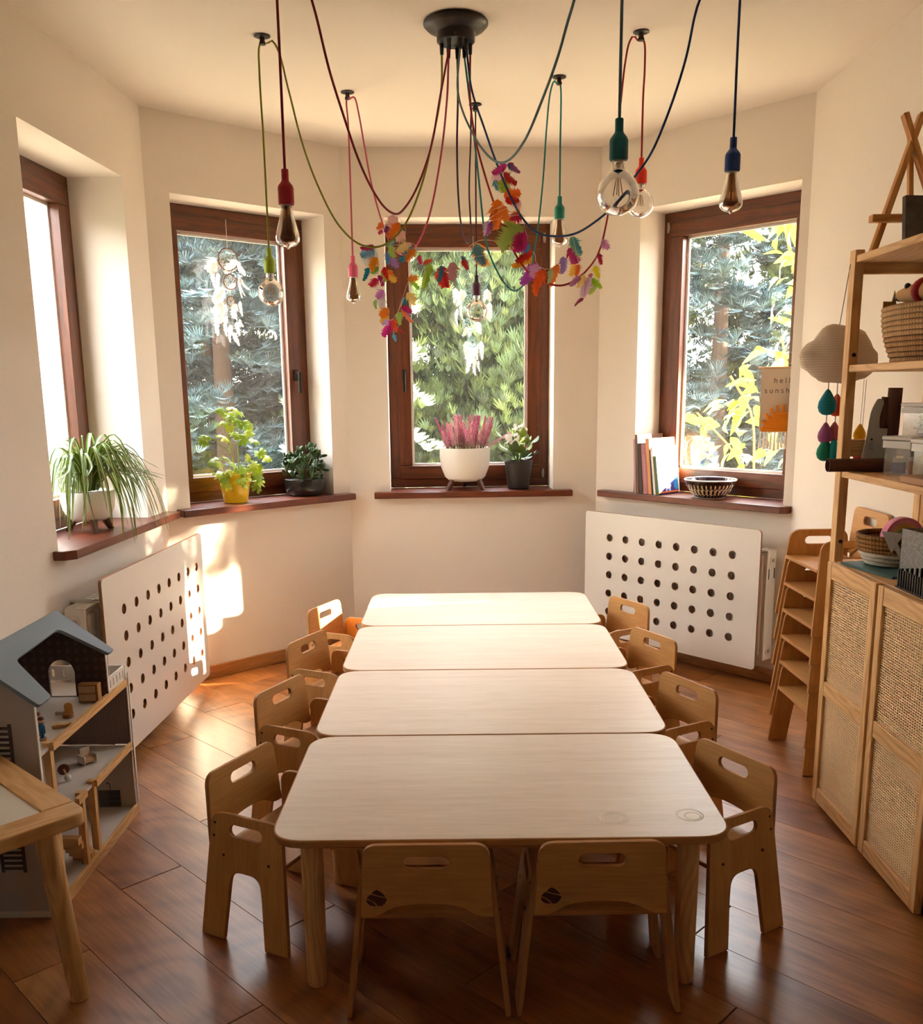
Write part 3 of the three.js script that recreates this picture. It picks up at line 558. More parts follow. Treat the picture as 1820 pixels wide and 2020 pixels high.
// measured positions, in metres
const CORDS = {
  dred: [[-0.038,2.56,-3.418],[-0.055,2.4,-3.384],[-0.087,2.225,-3.321],[-0.133,2.079,-3.23],[-0.168,2.007,-3.163],[-0.193,1.976,-3.113],[-0.223,1.981,-3.056],[-0.258,2.023,-2.987],[-0.294,2.101,-2.916],[-0.322,2.19,-2.862],[-0.353,2.299,-2.801],[-0.386,2.454,-2.736]],
  lime: [[-0.041,2.587,-3.499],[-0.053,2.455,-3.501],[-0.084,2.304,-3.506],[-0.134,2.129,-3.514],[-0.2,2.001,-3.524],[-0.279,1.942,-3.537],[-0.356,1.949,-3.549],[-0.432,2.015,-3.561],[-0.504,2.15,-3.573],[-0.558,2.301,-3.582],[-0.602,2.486,-3.589],[-0.634,2.619,-3.594],[-0.657,2.651,-3.598]],
  pink: [[-0.016,2.583,-3.518],[-0.034,2.437,-3.548],[-0.062,2.243,-3.592],[-0.112,2.054,-3.673],[-0.166,1.969,-3.76],[-0.218,1.953,-3.845],[-0.269,2,-3.928],[-0.313,2.112,-3.999],[-0.355,2.263,-4.066],[-0.386,2.43,-4.117],[-0.409,2.563,-4.154],[-0.427,2.63,-4.183]],
  petrol: [[0.01,2.56,-3.46],[0.004,2.45,-3.48],[0.056,2.255,-3.303],[0.119,2.126,-3.092],[0.156,2.1,-2.965],[0.196,2.125,-2.832],[0.234,2.196,-2.701],[0.262,2.262,-2.607],[0.281,2.326,-2.542],[0.292,2.361,-2.507]],
  navy: [[0.012,2.588,-3.48],[0.052,2.438,-3.441],[0.094,2.302,-3.4],[0.129,2.196,-3.366],[0.177,2.07,-3.32],[0.22,1.985,-3.277],[0.26,1.938,-3.239],[0.314,1.915,-3.186],[0.377,1.913,-3.125],[0.436,1.941,-3.067],[0.485,1.98,-3.02],[0.53,2.042,-2.976],[0.573,2.102,-2.934],[0.614,2.204,-2.894],[0.652,2.339,-2.857],[0.669,2.442,-2.84],[0.679,2.48,-2.83]],
  teal: [[0.034,2.591,-3.539],[0.054,2.384,-3.567],[0.064,2.302,-3.581],[0.078,2.183,-3.601],[0.095,2.032,-3.624],[0.108,1.954,-3.643],[0.148,1.871,-3.699],[0.192,1.818,-3.76],[0.222,1.807,-3.802],[0.253,1.826,-3.845],[0.282,1.881,-3.886],[0.307,1.966,-3.921],[0.327,2.085,-3.949],[0.347,2.26,-3.976],[0.362,2.467,-3.996],[0.377,2.592,-4.018],[0.395,2.643,-4.043]],
  orange: [[0.037,2.586,-3.498],[0.048,2.421,-3.5],[0.065,2.294,-3.503],[0.096,2.182,-3.508],[0.125,2.096,-3.513],[0.178,1.962,-3.522],[0.263,1.84,-3.536],[0.365,1.799,-3.553],[0.419,1.811,-3.562],[0.479,1.858,-3.572],[0.518,1.916,-3.578],[0.552,2.053,-3.584],[0.588,2.406,-3.59],[0.604,2.566,-3.593],[0.617,2.631,-3.595],[0.634,2.655,-3.598]],
  purple: [[0.012,2.589,-3.52],[0.005,2.45,-3.56],[-0,2.305,-3.62],[0.002,2.166,-3.7],[0.011,2.069,-3.8],[0.026,2.024,-3.9],[0.039,2.017,-4],[0.052,2.048,-4.1],[0.055,2.136,-4.2],[0.051,2.27,-4.28],[0.06,2.485,-4.36],[0.07,2.653,-4.42]]
};
const GARLAND_LEFT = [
  [[-0.238,2.066,-3.632], [-0.27,2.002,-3.648], 0x7a2a8a, .35], [[-0.279,2.037,-3.612], [-0.302,2.013,-3.626], 0xe87020, .6], [[-0.283,2.017,-3.652], [-0.298,2.001,-3.656], 0xd03070, .6], [[-0.211,2.025,-3.55], [-0.258,1.972,-3.538], 0xf08020, .4], [[-0.22,2.049,-3.568], [-0.252,2.012,-3.579], 0xf0c8c0, .8], [[-0.195,2.001,-3.596], [-0.235,1.977,-3.605], 0xf0d0c0, .8], [[-0.195,2.003,-3.639], [-0.207,1.987,-3.655], 0xc02030, .6], [[-0.243,1.981,-3.634], [-0.262,1.952,-3.617], 0x5aa89a, .6], [[-0.249,1.949,-3.561], [-0.225,1.905,-3.548], 0xb8d870, .5], [[-0.178,1.949,-3.564], [-0.229,1.93,-3.576], 0xf0d890, .5], [[-0.172,1.963,-3.623], [-0.215,1.938,-3.618], 0xe8b8c8, .5], [[-0.162,1.939,-3.572], [-0.223,1.896,-3.558], 0x2088a8, .3], [[-0.158,1.934,-3.554], [-0.188,1.889,-3.571], 0xe88a18, .6], [[-0.31,1.951,-3.587], [-0.362,1.937,-3.58], 0xc02060, .3], [[-0.308,1.947,-3.599], [-0.365,1.915,-3.612], 0x80b8d8, .5], [[-0.303,1.945,-3.603], [-0.359,1.894,-3.62], 0xe8e8e8, .7], [[-0.294,1.905,-3.548], [-0.324,1.859,-3.533], 0xf0a020, .5], [[-0.332,1.875,-3.594], [-0.364,1.83,-3.602], 0x1890a8, .3], [[-0.292,1.872,-3.551], [-0.323,1.85,-3.548], 0x88b840, .5], [[-0.299,1.832,-3.554], [-0.326,1.802,-3.54], 0xd01848, .6], [[-0.3,1.848,-3.599], [-0.279,1.808,-3.602], 0xb01868, .4], [[-0.263,1.932,-3.588], [-0.264,1.884,-3.591], 0x5088c0, .45], [[-0.256,1.918,-3.641], [-0.232,1.875,-3.648], 0xb088c8, .5], [[-0.274,1.873,-3.562], [-0.265,1.827,-3.581], 0xd82018, .35], [[-0.281,1.871,-3.654], [-0.236,1.826,-3.649], 0xf0c850, .4], [[-0.285,1.867,-3.626], [-0.269,1.826,-3.625], 0xb0c850, .4], [[-0.266,1.864,-3.603], [-0.239,1.849,-3.61], 0xf08030, .4], [[-0.274,1.788,-3.54], [-0.304,1.76,-3.553], 0xd080c8, .7], [[-0.309,1.763,-3.61], [-0.311,1.726,-3.622], 0xa0d080, .4], [[-0.278,1.768,-3.584], [-0.3,1.734,-3.593], 0xe8e0e0, .7], [[-0.265,1.73,-3.617], [-0.299,1.702,-3.607], 0xf09020, .7], [[-0.263,1.703,-3.622], [-0.298,1.676,-3.619], 0xf0d040, .5], [[-0.261,1.681,-3.551], [-0.288,1.664,-3.567], 0xc8a0d0, .5], [[-0.251,1.694,-3.653], [-0.289,1.623,-3.663], 0xd02090, .4], [[-0.243,1.688,-3.568], [-0.232,1.638,-3.564], 0xf06040, .4], [[-0.22,1.72,-3.632], [-0.228,1.668,-3.638], 0xa8d860, .4], [[-0.205,1.773,-3.639], [-0.206,1.743,-3.64], 0x1890b0, .8], [[-0.197,1.791,-3.655], [-0.169,1.74,-3.647], 0xf0d888, .5], [[-0.213,1.73,-3.552], [-0.17,1.709,-3.534], 0xc02078, .4], [[-0.214,1.726,-3.572], [-0.161,1.678,-3.553], 0xf09870, .25], [[-0.205,1.716,-3.658], [-0.183,1.7,-3.666], 0x40a0c0, .5], [[-0.225,1.653,-3.544], [-0.2,1.631,-3.533], 0xc02040, .2], [[-0.25,1.636,-3.611], [-0.241,1.604,-3.593], 0x60b0e0, .3], [[-0.19,1.832,-3.586], [-0.15,1.833,-3.573], 0xf0a040, .6], [[-0.186,1.831,-3.625], [-0.145,1.805,-3.637], 0xb8e060, .4], [[-0.153,1.941,-3.757], [-0.137,1.906,-3.771], 0xd02868, .5], [[-0.136,1.908,-3.764], [-0.1,1.922,-3.746], 0xd05030, .35], [[-0.107,1.911,-3.77], [-0.148,1.818,-3.79], 0x98b838, .3], [[-0.067,1.907,-3.805], [-0.059,1.82,-3.818], 0xd02028, .62], [[-0.065,1.896,-3.716], [-0.087,1.833,-3.721], 0x186878, .3], [[-0.022,1.917,-3.775], [-0.02,1.84,-3.791], 0xc89098, .45]
];
const GARLAND_RIGHT = [
  [[0.168,2.168,-3.322], [0.113,2.145,-3.325], 0xd03090, .4], [[0.179,2.195,-3.415], [0.223,2.167,-3.433], 0xa04890, .35], [[0.173,2.196,-3.433], [0.217,2.177,-3.447], 0x2078a0, .4], [[0.156,2.149,-3.359], [0.209,2.121,-3.373], 0xc01820, .45], [[0.127,2.172,-3.435], [0.16,2.131,-3.435], 0xf0c8d8, .7], [[0.172,2.144,-3.41], [0.158,2.091,-3.39], 0x98b818, .75], [[0.13,2.142,-3.425], [0.136,2.104,-3.424], 0x3090b8, .5], [[0.156,2.07,-3.347], [0.218,2.086,-3.351], 0xf07018, .5], [[0.161,2.05,-3.321], [0.209,2.062,-3.322], 0xc81810, .5], [[0.139,2.077,-3.411], [0.145,1.971,-3.415], 0xf08820, .4], [[0.12,2.041,-3.436], [0.14,2.003,-3.439], 0xb81818, .5], [[0.159,2.055,-3.41], [0.164,1.989,-3.395], 0xf08a20, .4], [[0.214,2.059,-3.34], [0.194,2.029,-3.34], 0xf0d0d0, .7], [[0.22,2.046,-3.436], [0.194,2.033,-3.446], 0xf0a820, .6], [[0.106,2.005,-3.411], [0.099,1.954,-3.423], 0xd8b8d0, .5], [[0.116,2.005,-3.412], [0.1,1.95,-3.397], 0xb060a8, .3], [[0.226,2.025,-3.423], [0.173,1.997,-3.441], 0xb02850, .5], [[0.168,1.984,-3.329], [0.2,1.965,-3.326], 0xf08030, .6], [[0.226,1.97,-3.321], [0.135,1.904,-3.325], 0xb0c860, .55], [[0.233,1.96,-3.332], [0.19,1.904,-3.326], 0xc81878, .5], [[0.24,1.922,-3.345], [0.194,1.887,-3.335], 0xd02890, .5], [[0.25,1.921,-3.381], [0.224,1.889,-3.397], 0x4080b8, .4], [[0.068,1.985,-3.755], [0.122,1.899,-3.74], 0xf09820, .5], [[0.067,1.969,-3.672], [0.098,1.885,-3.655], 0x6090a0, .4], [[0.015,1.933,-3.74], [0.034,1.902,-3.733], 0x5090b0, .4], [[0.018,1.913,-3.684], [0.034,1.871,-3.678], 0xc82020, .4], [[0.27,1.914,-3.512], [0.208,1.875,-3.511], 0xd02018, .35], [[0.271,1.907,-3.531], [0.198,1.857,-3.524], 0xf0b030, .3], [[0.289,1.883,-3.578], [0.239,1.797,-3.561], 0xa848b8, .35], [[0.289,1.869,-3.495], [0.267,1.822,-3.512], 0xd8a8d0, .6], [[0.317,1.849,-3.493], [0.268,1.758,-3.475], 0xf06828, .3], [[0.365,1.873,-3.53], [0.332,1.792,-3.548], 0xf08838, .25], [[0.338,1.853,-3.502], [0.326,1.799,-3.517], 0xc0d098, .3], [[0.378,1.894,-3.494], [0.381,1.831,-3.487], 0xa888c8, .35], [[0.41,1.939,-3.603], [0.448,1.883,-3.616], 0xa82068, .6], [[0.409,1.968,-3.534], [0.448,1.898,-3.531], 0x80b080, .35], [[0.414,1.966,-3.52], [0.444,1.898,-3.503], 0x58a0a8, .25], [[0.448,1.875,-3.584], [0.412,1.841,-3.604], 0xf0c050, .5], [[0.437,1.868,-3.499], [0.43,1.824,-3.519], 0xf08040, .35], [[0.445,1.826,-3.505], [0.41,1.788,-3.52], 0xc080b0, .4], [[0.457,1.833,-3.513], [0.439,1.783,-3.501], 0xf0d070, .35], [[0.48,1.825,-3.505], [0.453,1.749,-3.503], 0xd8b0c8, .4], [[0.457,1.749,-3.505], [0.424,1.721,-3.516], 0xa02860, .25], [[0.5,1.865,-3.529], [0.512,1.819,-3.536], 0xe8d820, .4], [[0.486,1.819,-3.503], [0.517,1.777,-3.492], 0xb0d838, .35], [[0.511,1.807,-3.553], [0.484,1.764,-3.552], 0xb8d060, .4], [[0.493,1.847,-3.607], [0.5,1.829,-3.625], 0xb02828, .5], [[0.514,1.909,-3.539], [0.529,1.869,-3.539], 0xc02050, .35], [[0.522,1.953,-3.506], [0.546,1.919,-3.502], 0xd890c0, .7]
];
const CATCHER_FEATHERS = [[
  [0.436,2.082,0.378,2.014,0.7], [0.431,2.062,0.392,1.999,0.5], [0.397,2.019,0.417,1.920,0.25], [0.437,2.012,0.425,1.924,0.25], [0.545,2.078,0.455,2.017,0.4], [0.549,2.078,0.570,2.029,0.5], [0.551,2.051,0.589,2.010,0.5], [0.548,2.003,0.561,1.891,0.25], [0.552,2.004,0.586,1.906,0.25], [0.544,2.003,0.604,1.935,0.25], [0.458,1.946,0.390,1.871,0.4], [0.461,1.943,0.404,1.845,0.4], [0.452,1.868,0.371,1.813,0.35], [0.456,1.861,0.403,1.777,0.35], [0.464,1.862,0.433,1.758,0.35], [0.421,1.808,0.414,1.702,0.27], [0.464,1.807,0.449,1.700,0.2], [0.519,1.868,0.487,1.794,0.5], [0.523,1.868,0.530,1.782,0.45], [0.544,1.883,0.559,1.804,0.3], [0.543,1.793,0.568,1.756,0.5], [0.485,1.763,0.478,1.670,0.2], [0.489,1.763,0.499,1.674,0.2], [0.526,1.782,0.529,1.706,0.3], [0.502,1.726,0.526,1.657,0.4], [0.534,1.968,0.480,1.927,0.4]],
  [[0.604,1.982,0.600,1.899,0.4], [0.637,1.975,0.614,1.878,0.35], [0.651,1.968,0.639,1.898,0.4], [0.614,1.871,0.616,1.769,0.25], [0.636,1.898,0.638,1.804,0.25], [0.650,1.884,0.668,1.849,0.4], [0.781,1.974,0.762,1.904,0.4], [0.784,1.967,0.802,1.904,0.4], [0.791,1.904,0.809,1.813,0.2], [0.784,1.897,0.795,1.792,0.2], [0.762,1.897,0.777,1.824,0.3], [0.649,1.814,0.649,1.758,0.2], [0.667,1.772,0.638,1.720,0.45], [0.678,1.769,0.681,1.716,0.5], [0.726,1.814,0.711,1.754,0.45], [0.733,1.796,0.747,1.729,0.4], [0.725,1.779,0.718,1.740,0.5], [0.663,1.695,0.651,1.610,0.35], [0.677,1.691,0.688,1.595,0.3], [0.670,1.638,0.665,1.513,0.25], [0.710,1.684,0.698,1.567,0.25], [0.717,1.680,0.728,1.588,0.25], [0.710,1.602,0.709,1.502,0.25], [0.728,1.588,0.731,1.523,0.2], [0.743,1.694,0.739,1.616,0.3], [0.750,1.687,0.753,1.588,0.25]]];
// ------------------------------------------------------------------ spider lamp: canopy, eight cords over ceiling hooks, sockets and bulbs
function featherGeo(A, B, wr, camber, s) {   // quill with barbs on both sides, ragged at the edge, from quill base A to tip B
  const a = V3(...A), b = V3(...B), d = b.clone().sub(a), L = d.length(), y = d.clone().normalize();
  const view = V3(0.1, 0.1, 1).applyAxisAngle(V3(0, 1, 0), (hash2(s, 5, 9) - 0.5) * 1.4);
  const x = y.clone().cross(view).normalize(), z = x.clone().cross(y), n = 20, pos = [], uv = [], idx = [];
  const quill = (t) => a.clone().addScaledVector(y, t * L).addScaledVector(z, camber * L * (t * t - t)).addScaledVector(x, 0.3 * L * camber * Math.sin(t * 2.2 + s) * t);
  for (let i = 0; i < n; i++) for (const k of [-1, 1]) {
    const t = 0.02 + 0.9 * i / n, down = t < 0.2 ? 1.5 : 1, w = L * wr * 0.5 * Math.pow(Math.sin(Math.PI * Math.min(1, Math.pow(t, 0.7) * 0.9 + 0.08)), 0.7) * (0.75 + 0.5 * hash2(s, i * 2 + k, 3)) * down;
    const p = quill(t), q = quill(Math.min(1, t + 0.9 / n * 1.7)), lean = 0.55 + 0.35 * hash2(s, i, 5 + k), out = (r, f) => p.clone().addScaledVector(x, k * w * r).addScaledVector(y, w * lean * f).addScaledVector(z, -w * 0.3 * r * r + w * 0.3 * (hash2(s, i, 8 + k) - 0.5) * r);
    const m = pos.length / 3, e0 = out(0.6, 0.45), e1 = e0.clone().addScaledVector(y, L / n * 1.25), tip = out(1, 0.95);
    for (const v of [p, q, e0, e1, tip]) { pos.push(v.x, v.y, v.z); uv.push(0.5 + k * 0.4, t); }
    idx.push(m, m + 2, m + 1, m + 1, m + 2, m + 3, m + 2, m + 4, m + 3);
  }
  { const m = pos.length / 3, r = L * 0.008; for (const t of [0, 0.5, 1]) { const c = quill(t); for (const k of [-1, 1]) { const v = c.clone().addScaledVector(x, k * r * (1.2 - t)).addScaledVector(z, r); pos.push(v.x, v.y, v.z); uv.push(0.5, t); } } idx.push(m, m + 1, m + 2, m + 1, m + 3, m + 2, m + 2, m + 3, m + 4, m + 3, m + 5, m + 4); }
  const g = new THREE.BufferGeometry(); g.setAttribute('position', new THREE.Float32BufferAttribute(pos, 3)); g.setAttribute('uv', new THREE.Float32BufferAttribute(uv, 2)); g.setIndex(idx); g.computeVertexNormals(); return g;
}
const barbBump = tex([64, 128], (u, v) => { const k = 255 * (0.5 + 0.5 * Math.sin((v * 60 + Math.abs(u - 0.5) * 34))) * (Math.abs(u - 0.5) < 0.03 ? 0 : 1); return [k, k, k]; }, false);
const featherMats = {};
const featherMat = (c) => featherMats[c] ??= phys({ color: c, roughness: 0.85, transmission: 0.3, thickness: 0, side: THREE.DoubleSide, bumpMap: barbBump, bumpScale: 0.0006 });
{
  const lamp = thing('spider_pendant_lamp', 'black ceiling lamp with eight coloured swagged cords and bare bulbs', 'lamp', [0, HC, -3.492]);
  const O = lamp.position, rel = (p) => [p[0] - O.x, p[1] - O.y, p[2] - O.z];
  const can = part('canopy', lathe([[0.001, -0.001], [0.108, -0.001], [0.112, -0.006], [0.112, -0.012], [0.1, -0.024], [0.072, -0.036], [0.066, -0.04], [0.066, -0.064], [0.062, -0.068], [0.001, -0.068]], 48), M.darkMetal, lamp);
  part('canopy_screw', sph(0.005, 0, -0.06, 0.066, 10, 8), M.black, can);
  const spec = [
    { k: 'dred', hook: [-0.455, -2.6], cord: 0x8f1026, sock: 0xb01024, y: 1.998, kind: 'smoky', name: 'dark red' },
    { k: 'lime', hook: [-0.69, -3.603], end: [-0.703, -3.603], cord: 0x8f8a1e, sock: 0x9fb51c, y: 1.947, kind: 'globe', name: 'lime green' },
    { k: 'pink', hook: [-0.462, -4.24], cord: 0xc44a68, sock: 0xe0587c, y: 2.005, kind: 'smoky', name: 'pink' },
    { k: 'purple', hook: [0.083, -4.428], cord: 0x43182f, sock: 0x4a1c40, y: 1.94, kind: 'globe', name: 'plum' },
    { k: 'teal', hook: [0.418, -4.075], end: [0.425, -4.075], cord: 0x2a8a84, sock: 0x0f8472, y: 2.209, kind: 'smoky', name: 'teal' },
    { k: 'orange', hook: [0.66, -3.602], end: [0.673, -3.602], cord: 0xa81e20, sock: 0xf2330f, y: 2.247, kind: 'globe', name: 'orange red' },
    { k: 'petrol', hook: [0.368, -2.25], cord: 0x668284, sock: 0x147074, y: 2.02, kind: 'globe', name: 'petrol' },
    { k: 'navy', hook: [0.768, -2.75], cord: 0x20406f, sock: 0x163c80, y: 2.102, kind: 'smoky', name: 'navy' },
  ];
  const clear = phys({ color: 0xffffff, roughness: 0, transmission: 1, thickness: 0.001, ior: 1.45 }), smoky = phys({ color: 0xb89878, roughness: 0.02, transmission: 1, thickness: 0.001, ior: 1.5 });
  const shell = (pts, n) => lathe([...pts, ...pts.slice().reverse().map(([x, y]) => [Math.max(0.0003, x - 0.0009), y + (x < 0.004 ? 0.0012 : 0)])], n);
  const filament = std({ color: 0xb5762c, roughness: 0.5 }), stemGlass = phys({ color: 0xd8d0c4, roughness: 0.1, transmission: 0.6, thickness: 0 });
  const globeG = shell([[0.0145, 0], [0.0155, -0.012], [0.0165, -0.02], [0.022, -0.026], [0.033, -0.035], [0.0435, -0.05], [0.0485, -0.068], [0.0475, -0.083], [0.041, -0.099], [0.029, -0.111], [0.014, -0.118], [0.0005, -0.12]], 40);
  const edisonG = shell([[0.0145, 0], [0.015, -0.012], [0.019, -0.03], [0.025, -0.052], [0.0305, -0.072], [0.0325, -0.084], [0.031, -0.093], [0.024, -0.101], [0.012, -0.106], [0.005, -0.108], [0.003, -0.112], [0.0005, -0.113]], 36);
  const sockG = lathe([[0.0005, 0.001], [0.0085, 0.001], [0.0095, -0.001], [0.0095, -0.026], [0.011, -0.03], [0.019, -0.04], [0.0212, -0.046], [0.0212, -0.085], [0.0195, -0.088], [0.015, -0.0885], [0.0005, -0.0885]], 32);
  for (const s of spec) {
    const mc = plain(s.cord, 0.75), [hx, hz] = s.hook, [ex, ez] = s.end ?? s.hook, pts = CORDS[s.k], first = pts[0];
    const ang = Math.atan2(hz - O.z, hx - O.x), gx = O.x + 0.05 * Math.cos(ang), gz = O.z + 0.05 * Math.sin(ang);
    part('cord_grip', T(cyl(0.0085, 0.006, 0.05, 0, 0, 0, 12), ...rel([gx, HC - 0.078, gz])), M.black, lamp);
    const hk = part('ceiling_hook', merge([T(lathe([[0.0005, 0], [0.028, 0], [0.029, -0.003], [0.02, -0.006], [0.0005, -0.006]], 24), ...rel([hx, HC - 0.0005, hz])), T(cyl(0.009, 0.009, 0.018, 0, -0.013, 0, 14), ...rel([hx, HC, hz])), T(cyl(0.0115, 0.0115, 0.008, 0, -0.026, 0, 14), ...rel([hx, HC, hz]))]), M.darkMetal, lamp);
    const H = [hx, HC - 0.02, hz], dx = hx - first[0], dz = hz - first[2], dl = Math.hypot(dx, dz), nx = dx / dl, nz = dz / dl;
    const path = [[gx, HC - 0.098, gz], ...pts.slice(1).map((p) => [...p]), [hx - nx * 0.014, HC - 0.03, hz - nz * 0.014], [hx, HC - 0.0165, hz], [hx + nx * 0.012, HC - 0.032, hz + nz * 0.012], [ex + nx * 0.003, HC - 0.12, ez + nz * 0.003], [ex, (HC + s.y) / 2, ez], [ex, s.y, ez]];
    part('cord', tube(path.map(rel), 0.0036, 150, 8), mc, lamp).userData.label = s.name + ' textile cord';
    const so = part('socket', T(sockG.clone(), ...rel([ex, s.y, ez])), plain(s.sock, 0.5), lamp); so.userData.label = s.name + ' silicone socket';
    const by = s.y - 0.0875, bu = part('bulb', T((s.kind === 'globe' ? globeG : edisonG).clone(), ...rel([ex, by, ez])), s.kind === 'globe' ? clear : smoky, lamp);
    bu.userData.label = s.kind === 'globe' ? 'clear glass globe bulb' : 'smoky teardrop bulb';
    part('bulb_stem', T(lathe([[0.0005, -0.002], [0.006, -0.002], [0.004, -0.02], [0.0022, -0.036], [0.0005, -0.038]], 14), ...rel([ex, by, ez])), stemGlass, bu);
    const fl = []; for (let i = 0; i < 4; i++) { const a = i * Math.PI / 2 + 0.4, c = Math.cos(a), d = Math.sin(a); fl.push(rod([c * 0.004, -0.036, d * 0.004], [c * 0.011, -0.076, d * 0.011], 0.0011, 6)); }
    part('filament', T(merge(fl), ...rel([ex, by, ez])), filament, bu);
    part('bulb_cap', T(cyl(0.0148, 0.0148, 0.008, 0, -0.001, 0, 24), ...rel([ex, by, ez])), M.steel, bu);
  }
}
// feather garlands over the cords
{
  const thread = plain(0xe6d8c6, 0.8);
  const garland = (label, list, name) => {
    const c = list[0][0], g = thing('feather_garland', label, 'garland', c);
    const rel = (p) => [p[0] - c[0], p[1] - c[1], p[2] - c[2]];
    list.forEach(([A, B, col, w], i) => part('feather', featherGeo(rel(A), rel(B), Math.min(0.95, w * 1.3), 0.25 + 0.3 * hash2(i, 2, 2), i + list.length * 7), featherMat(col), g));
    let order = []; for (let i = 0; i < list.length; i += 2) order.push(rel(list[i][0]));
    part('string', tube(order, 0.0007, order.length * 6, 5), thread, g);
  };
  garland('colourful feather garland looped over the red, lime and pink cords', GARLAND_LEFT);
  garland('colourful feather garland looped over the petrol, blue and teal cords', GARLAND_RIGHT);
}
// dream catchers hanging in the windows
{
  const white = phys({ color: 0xf3f0ea, roughness: 0.85, transmission: 0.35, thickness: 0, side: THREE.DoubleSide, bumpMap: barbBump, bumpScale: 0.0005 });
  const mk = (w, off, s0, ytop, rings, feathers, ringMat, webMat, label, seed0) => {
    const g = thing('dream_catcher', label, 'dream catcher'); w.place(g, s0, ytop, off);
    part('hanging_cord', rod([0, 0.0, 0.0], [rings[0][0] - s0, rings[0][1] + rings[0][2] - ytop, 0], 0.0016, 6), webMat, g);
    rings.forEach(([s, y, r], k) => {
      const ring = part('ring', T(new THREE.TorusGeometry(r, 0.0028, 8, 40), s - s0, y - ytop, 0), ringMat, g), web = [], N = 9;
      let prev = []; for (let lev = 0; lev < 4; lev++) {
        const rr2 = r * (1 - lev * 0.24), cur = []; for (let i = 0; i < N; i++) { const a = (i + lev * 0.5) / N * Math.PI * 2 + k; cur.push([s - s0 + Math.cos(a) * rr2, y - ytop + Math.sin(a) * rr2, 0]); }
        if (lev) for (let i = 0; i < N; i++) { web.push(rod(prev[i], cur[i], 0.0008, 4), rod(cur[i], prev[(i + 1) % N], 0.0008, 4)); } prev = cur;
      }
      part('web', merge(web), webMat, ring);
      if (k) part('link', rod([rings[k - 1][0] - s0, rings[k - 1][1] - rings[k - 1][2] - ytop, 0], [s - s0, y + r - ytop, 0], 0.001, 5), webMat, g);
    });
    feathers.forEach(([a, b, c, d, wr], i) => { const z = ((i * 7) % 5 - 2) * 0.006; part('feather', featherGeo([a - s0, b - ytop, z], [c - s0, d - ytop, z + 0.005], wr, 0.3, i + seed0), white, g);
      let best = rings[0]; for (const r of rings) if (r[1] > b - 0.02 && Math.hypot(r[0] - a, r[1] - b) < Math.hypot(best[0] - a, best[1] - b)) best = r;
      const l = Math.hypot(a - best[0], b - best[1]) || 1, q = Math.min(1, best[2] / l);
      if (i % 2 === 0) part('feather_thread', rod([best[0] + (a - best[0]) * q - s0, best[1] + (b - best[1]) * q - ytop, 0], [a - s0, b - ytop, z], 0.0007, 4), webMat, g); });
  };
  mk(W0, -0.165, 0.492, 2.27, [[0.492, 2.079, 0.054], [0.498, 1.972, 0.037], [0.495, 1.878, 0.024]], CATCHER_FEATHERS[0], plain(0x8a5a3c, 0.7), plain(0xeadfce, 0.7), 'white feather dream catcher hanging in the left-hand diagonal window', 200);
  mk(W1, -0.155, 0.702, 2.25, [[0.706, 2.04, 0.086], [0.686, 1.897, 0.046], [0.682, 1.783, 0.034], [0.695, 1.688, 0.026]], CATCHER_FEATHERS[1], plain(0x8fc4c0, 0.6), plain(0xbfe0dc, 0.7), 'turquoise and white dream catcher hanging in the middle window', 300);
}
// ------------------------------------------------------------------ plants on the sills
const soil = plain(0x3a2416, 0.95);
function ribbon(pts, widths, uvLen = 1) {   // a strap leaf along a curve; returns geometry with a shallow keel
  const c = curve(pts), n = 14, pos = [], uv = [], idx = [];
  for (let i = 0; i <= n; i++) {
    const t = i / n, p = c.getPoint(t), tan = c.getTangent(t), up = V3(0, 1, 0), x = tan.clone().cross(up); if (x.lengthSq() < 1e-4) x.set(1, 0, 0); x.normalize(); const nn = x.clone().cross(tan).normalize(), w = widths(t);
    for (const k of [-1, 0, 1]) { const q = p.clone().addScaledVector(x, k * w).addScaledVector(nn, Math.abs(k) * w * 0.45); pos.push(q.x, q.y, q.z); uv.push(k * 0.5 + 0.5, t); }
    if (i) for (let k = 0; k < 2; k++) { const a = (i - 1) * 3 + k, b = i * 3 + k; idx.push(a, a + 1, b, a + 1, b + 1, b); }
  }
  const g = new THREE.BufferGeometry(); g.setAttribute('position', new THREE.Float32BufferAttribute(pos, 3)); g.setAttribute('uv', new THREE.Float32BufferAttribute(uv, 2)); g.setIndex(idx); g.computeVertexNormals(); return g;
}
const leafM = (c, o = {}) => phys({ color: c, roughness: 0.5, transmission: 0.28, thickness: 0, side: THREE.DoubleSide, ...o });
const whiteCeramic = phys({ color: 0xece5d8, roughness: 0.45, clearcoat: 0.2 }), walnut = plain(0x5b3420, 0.5);
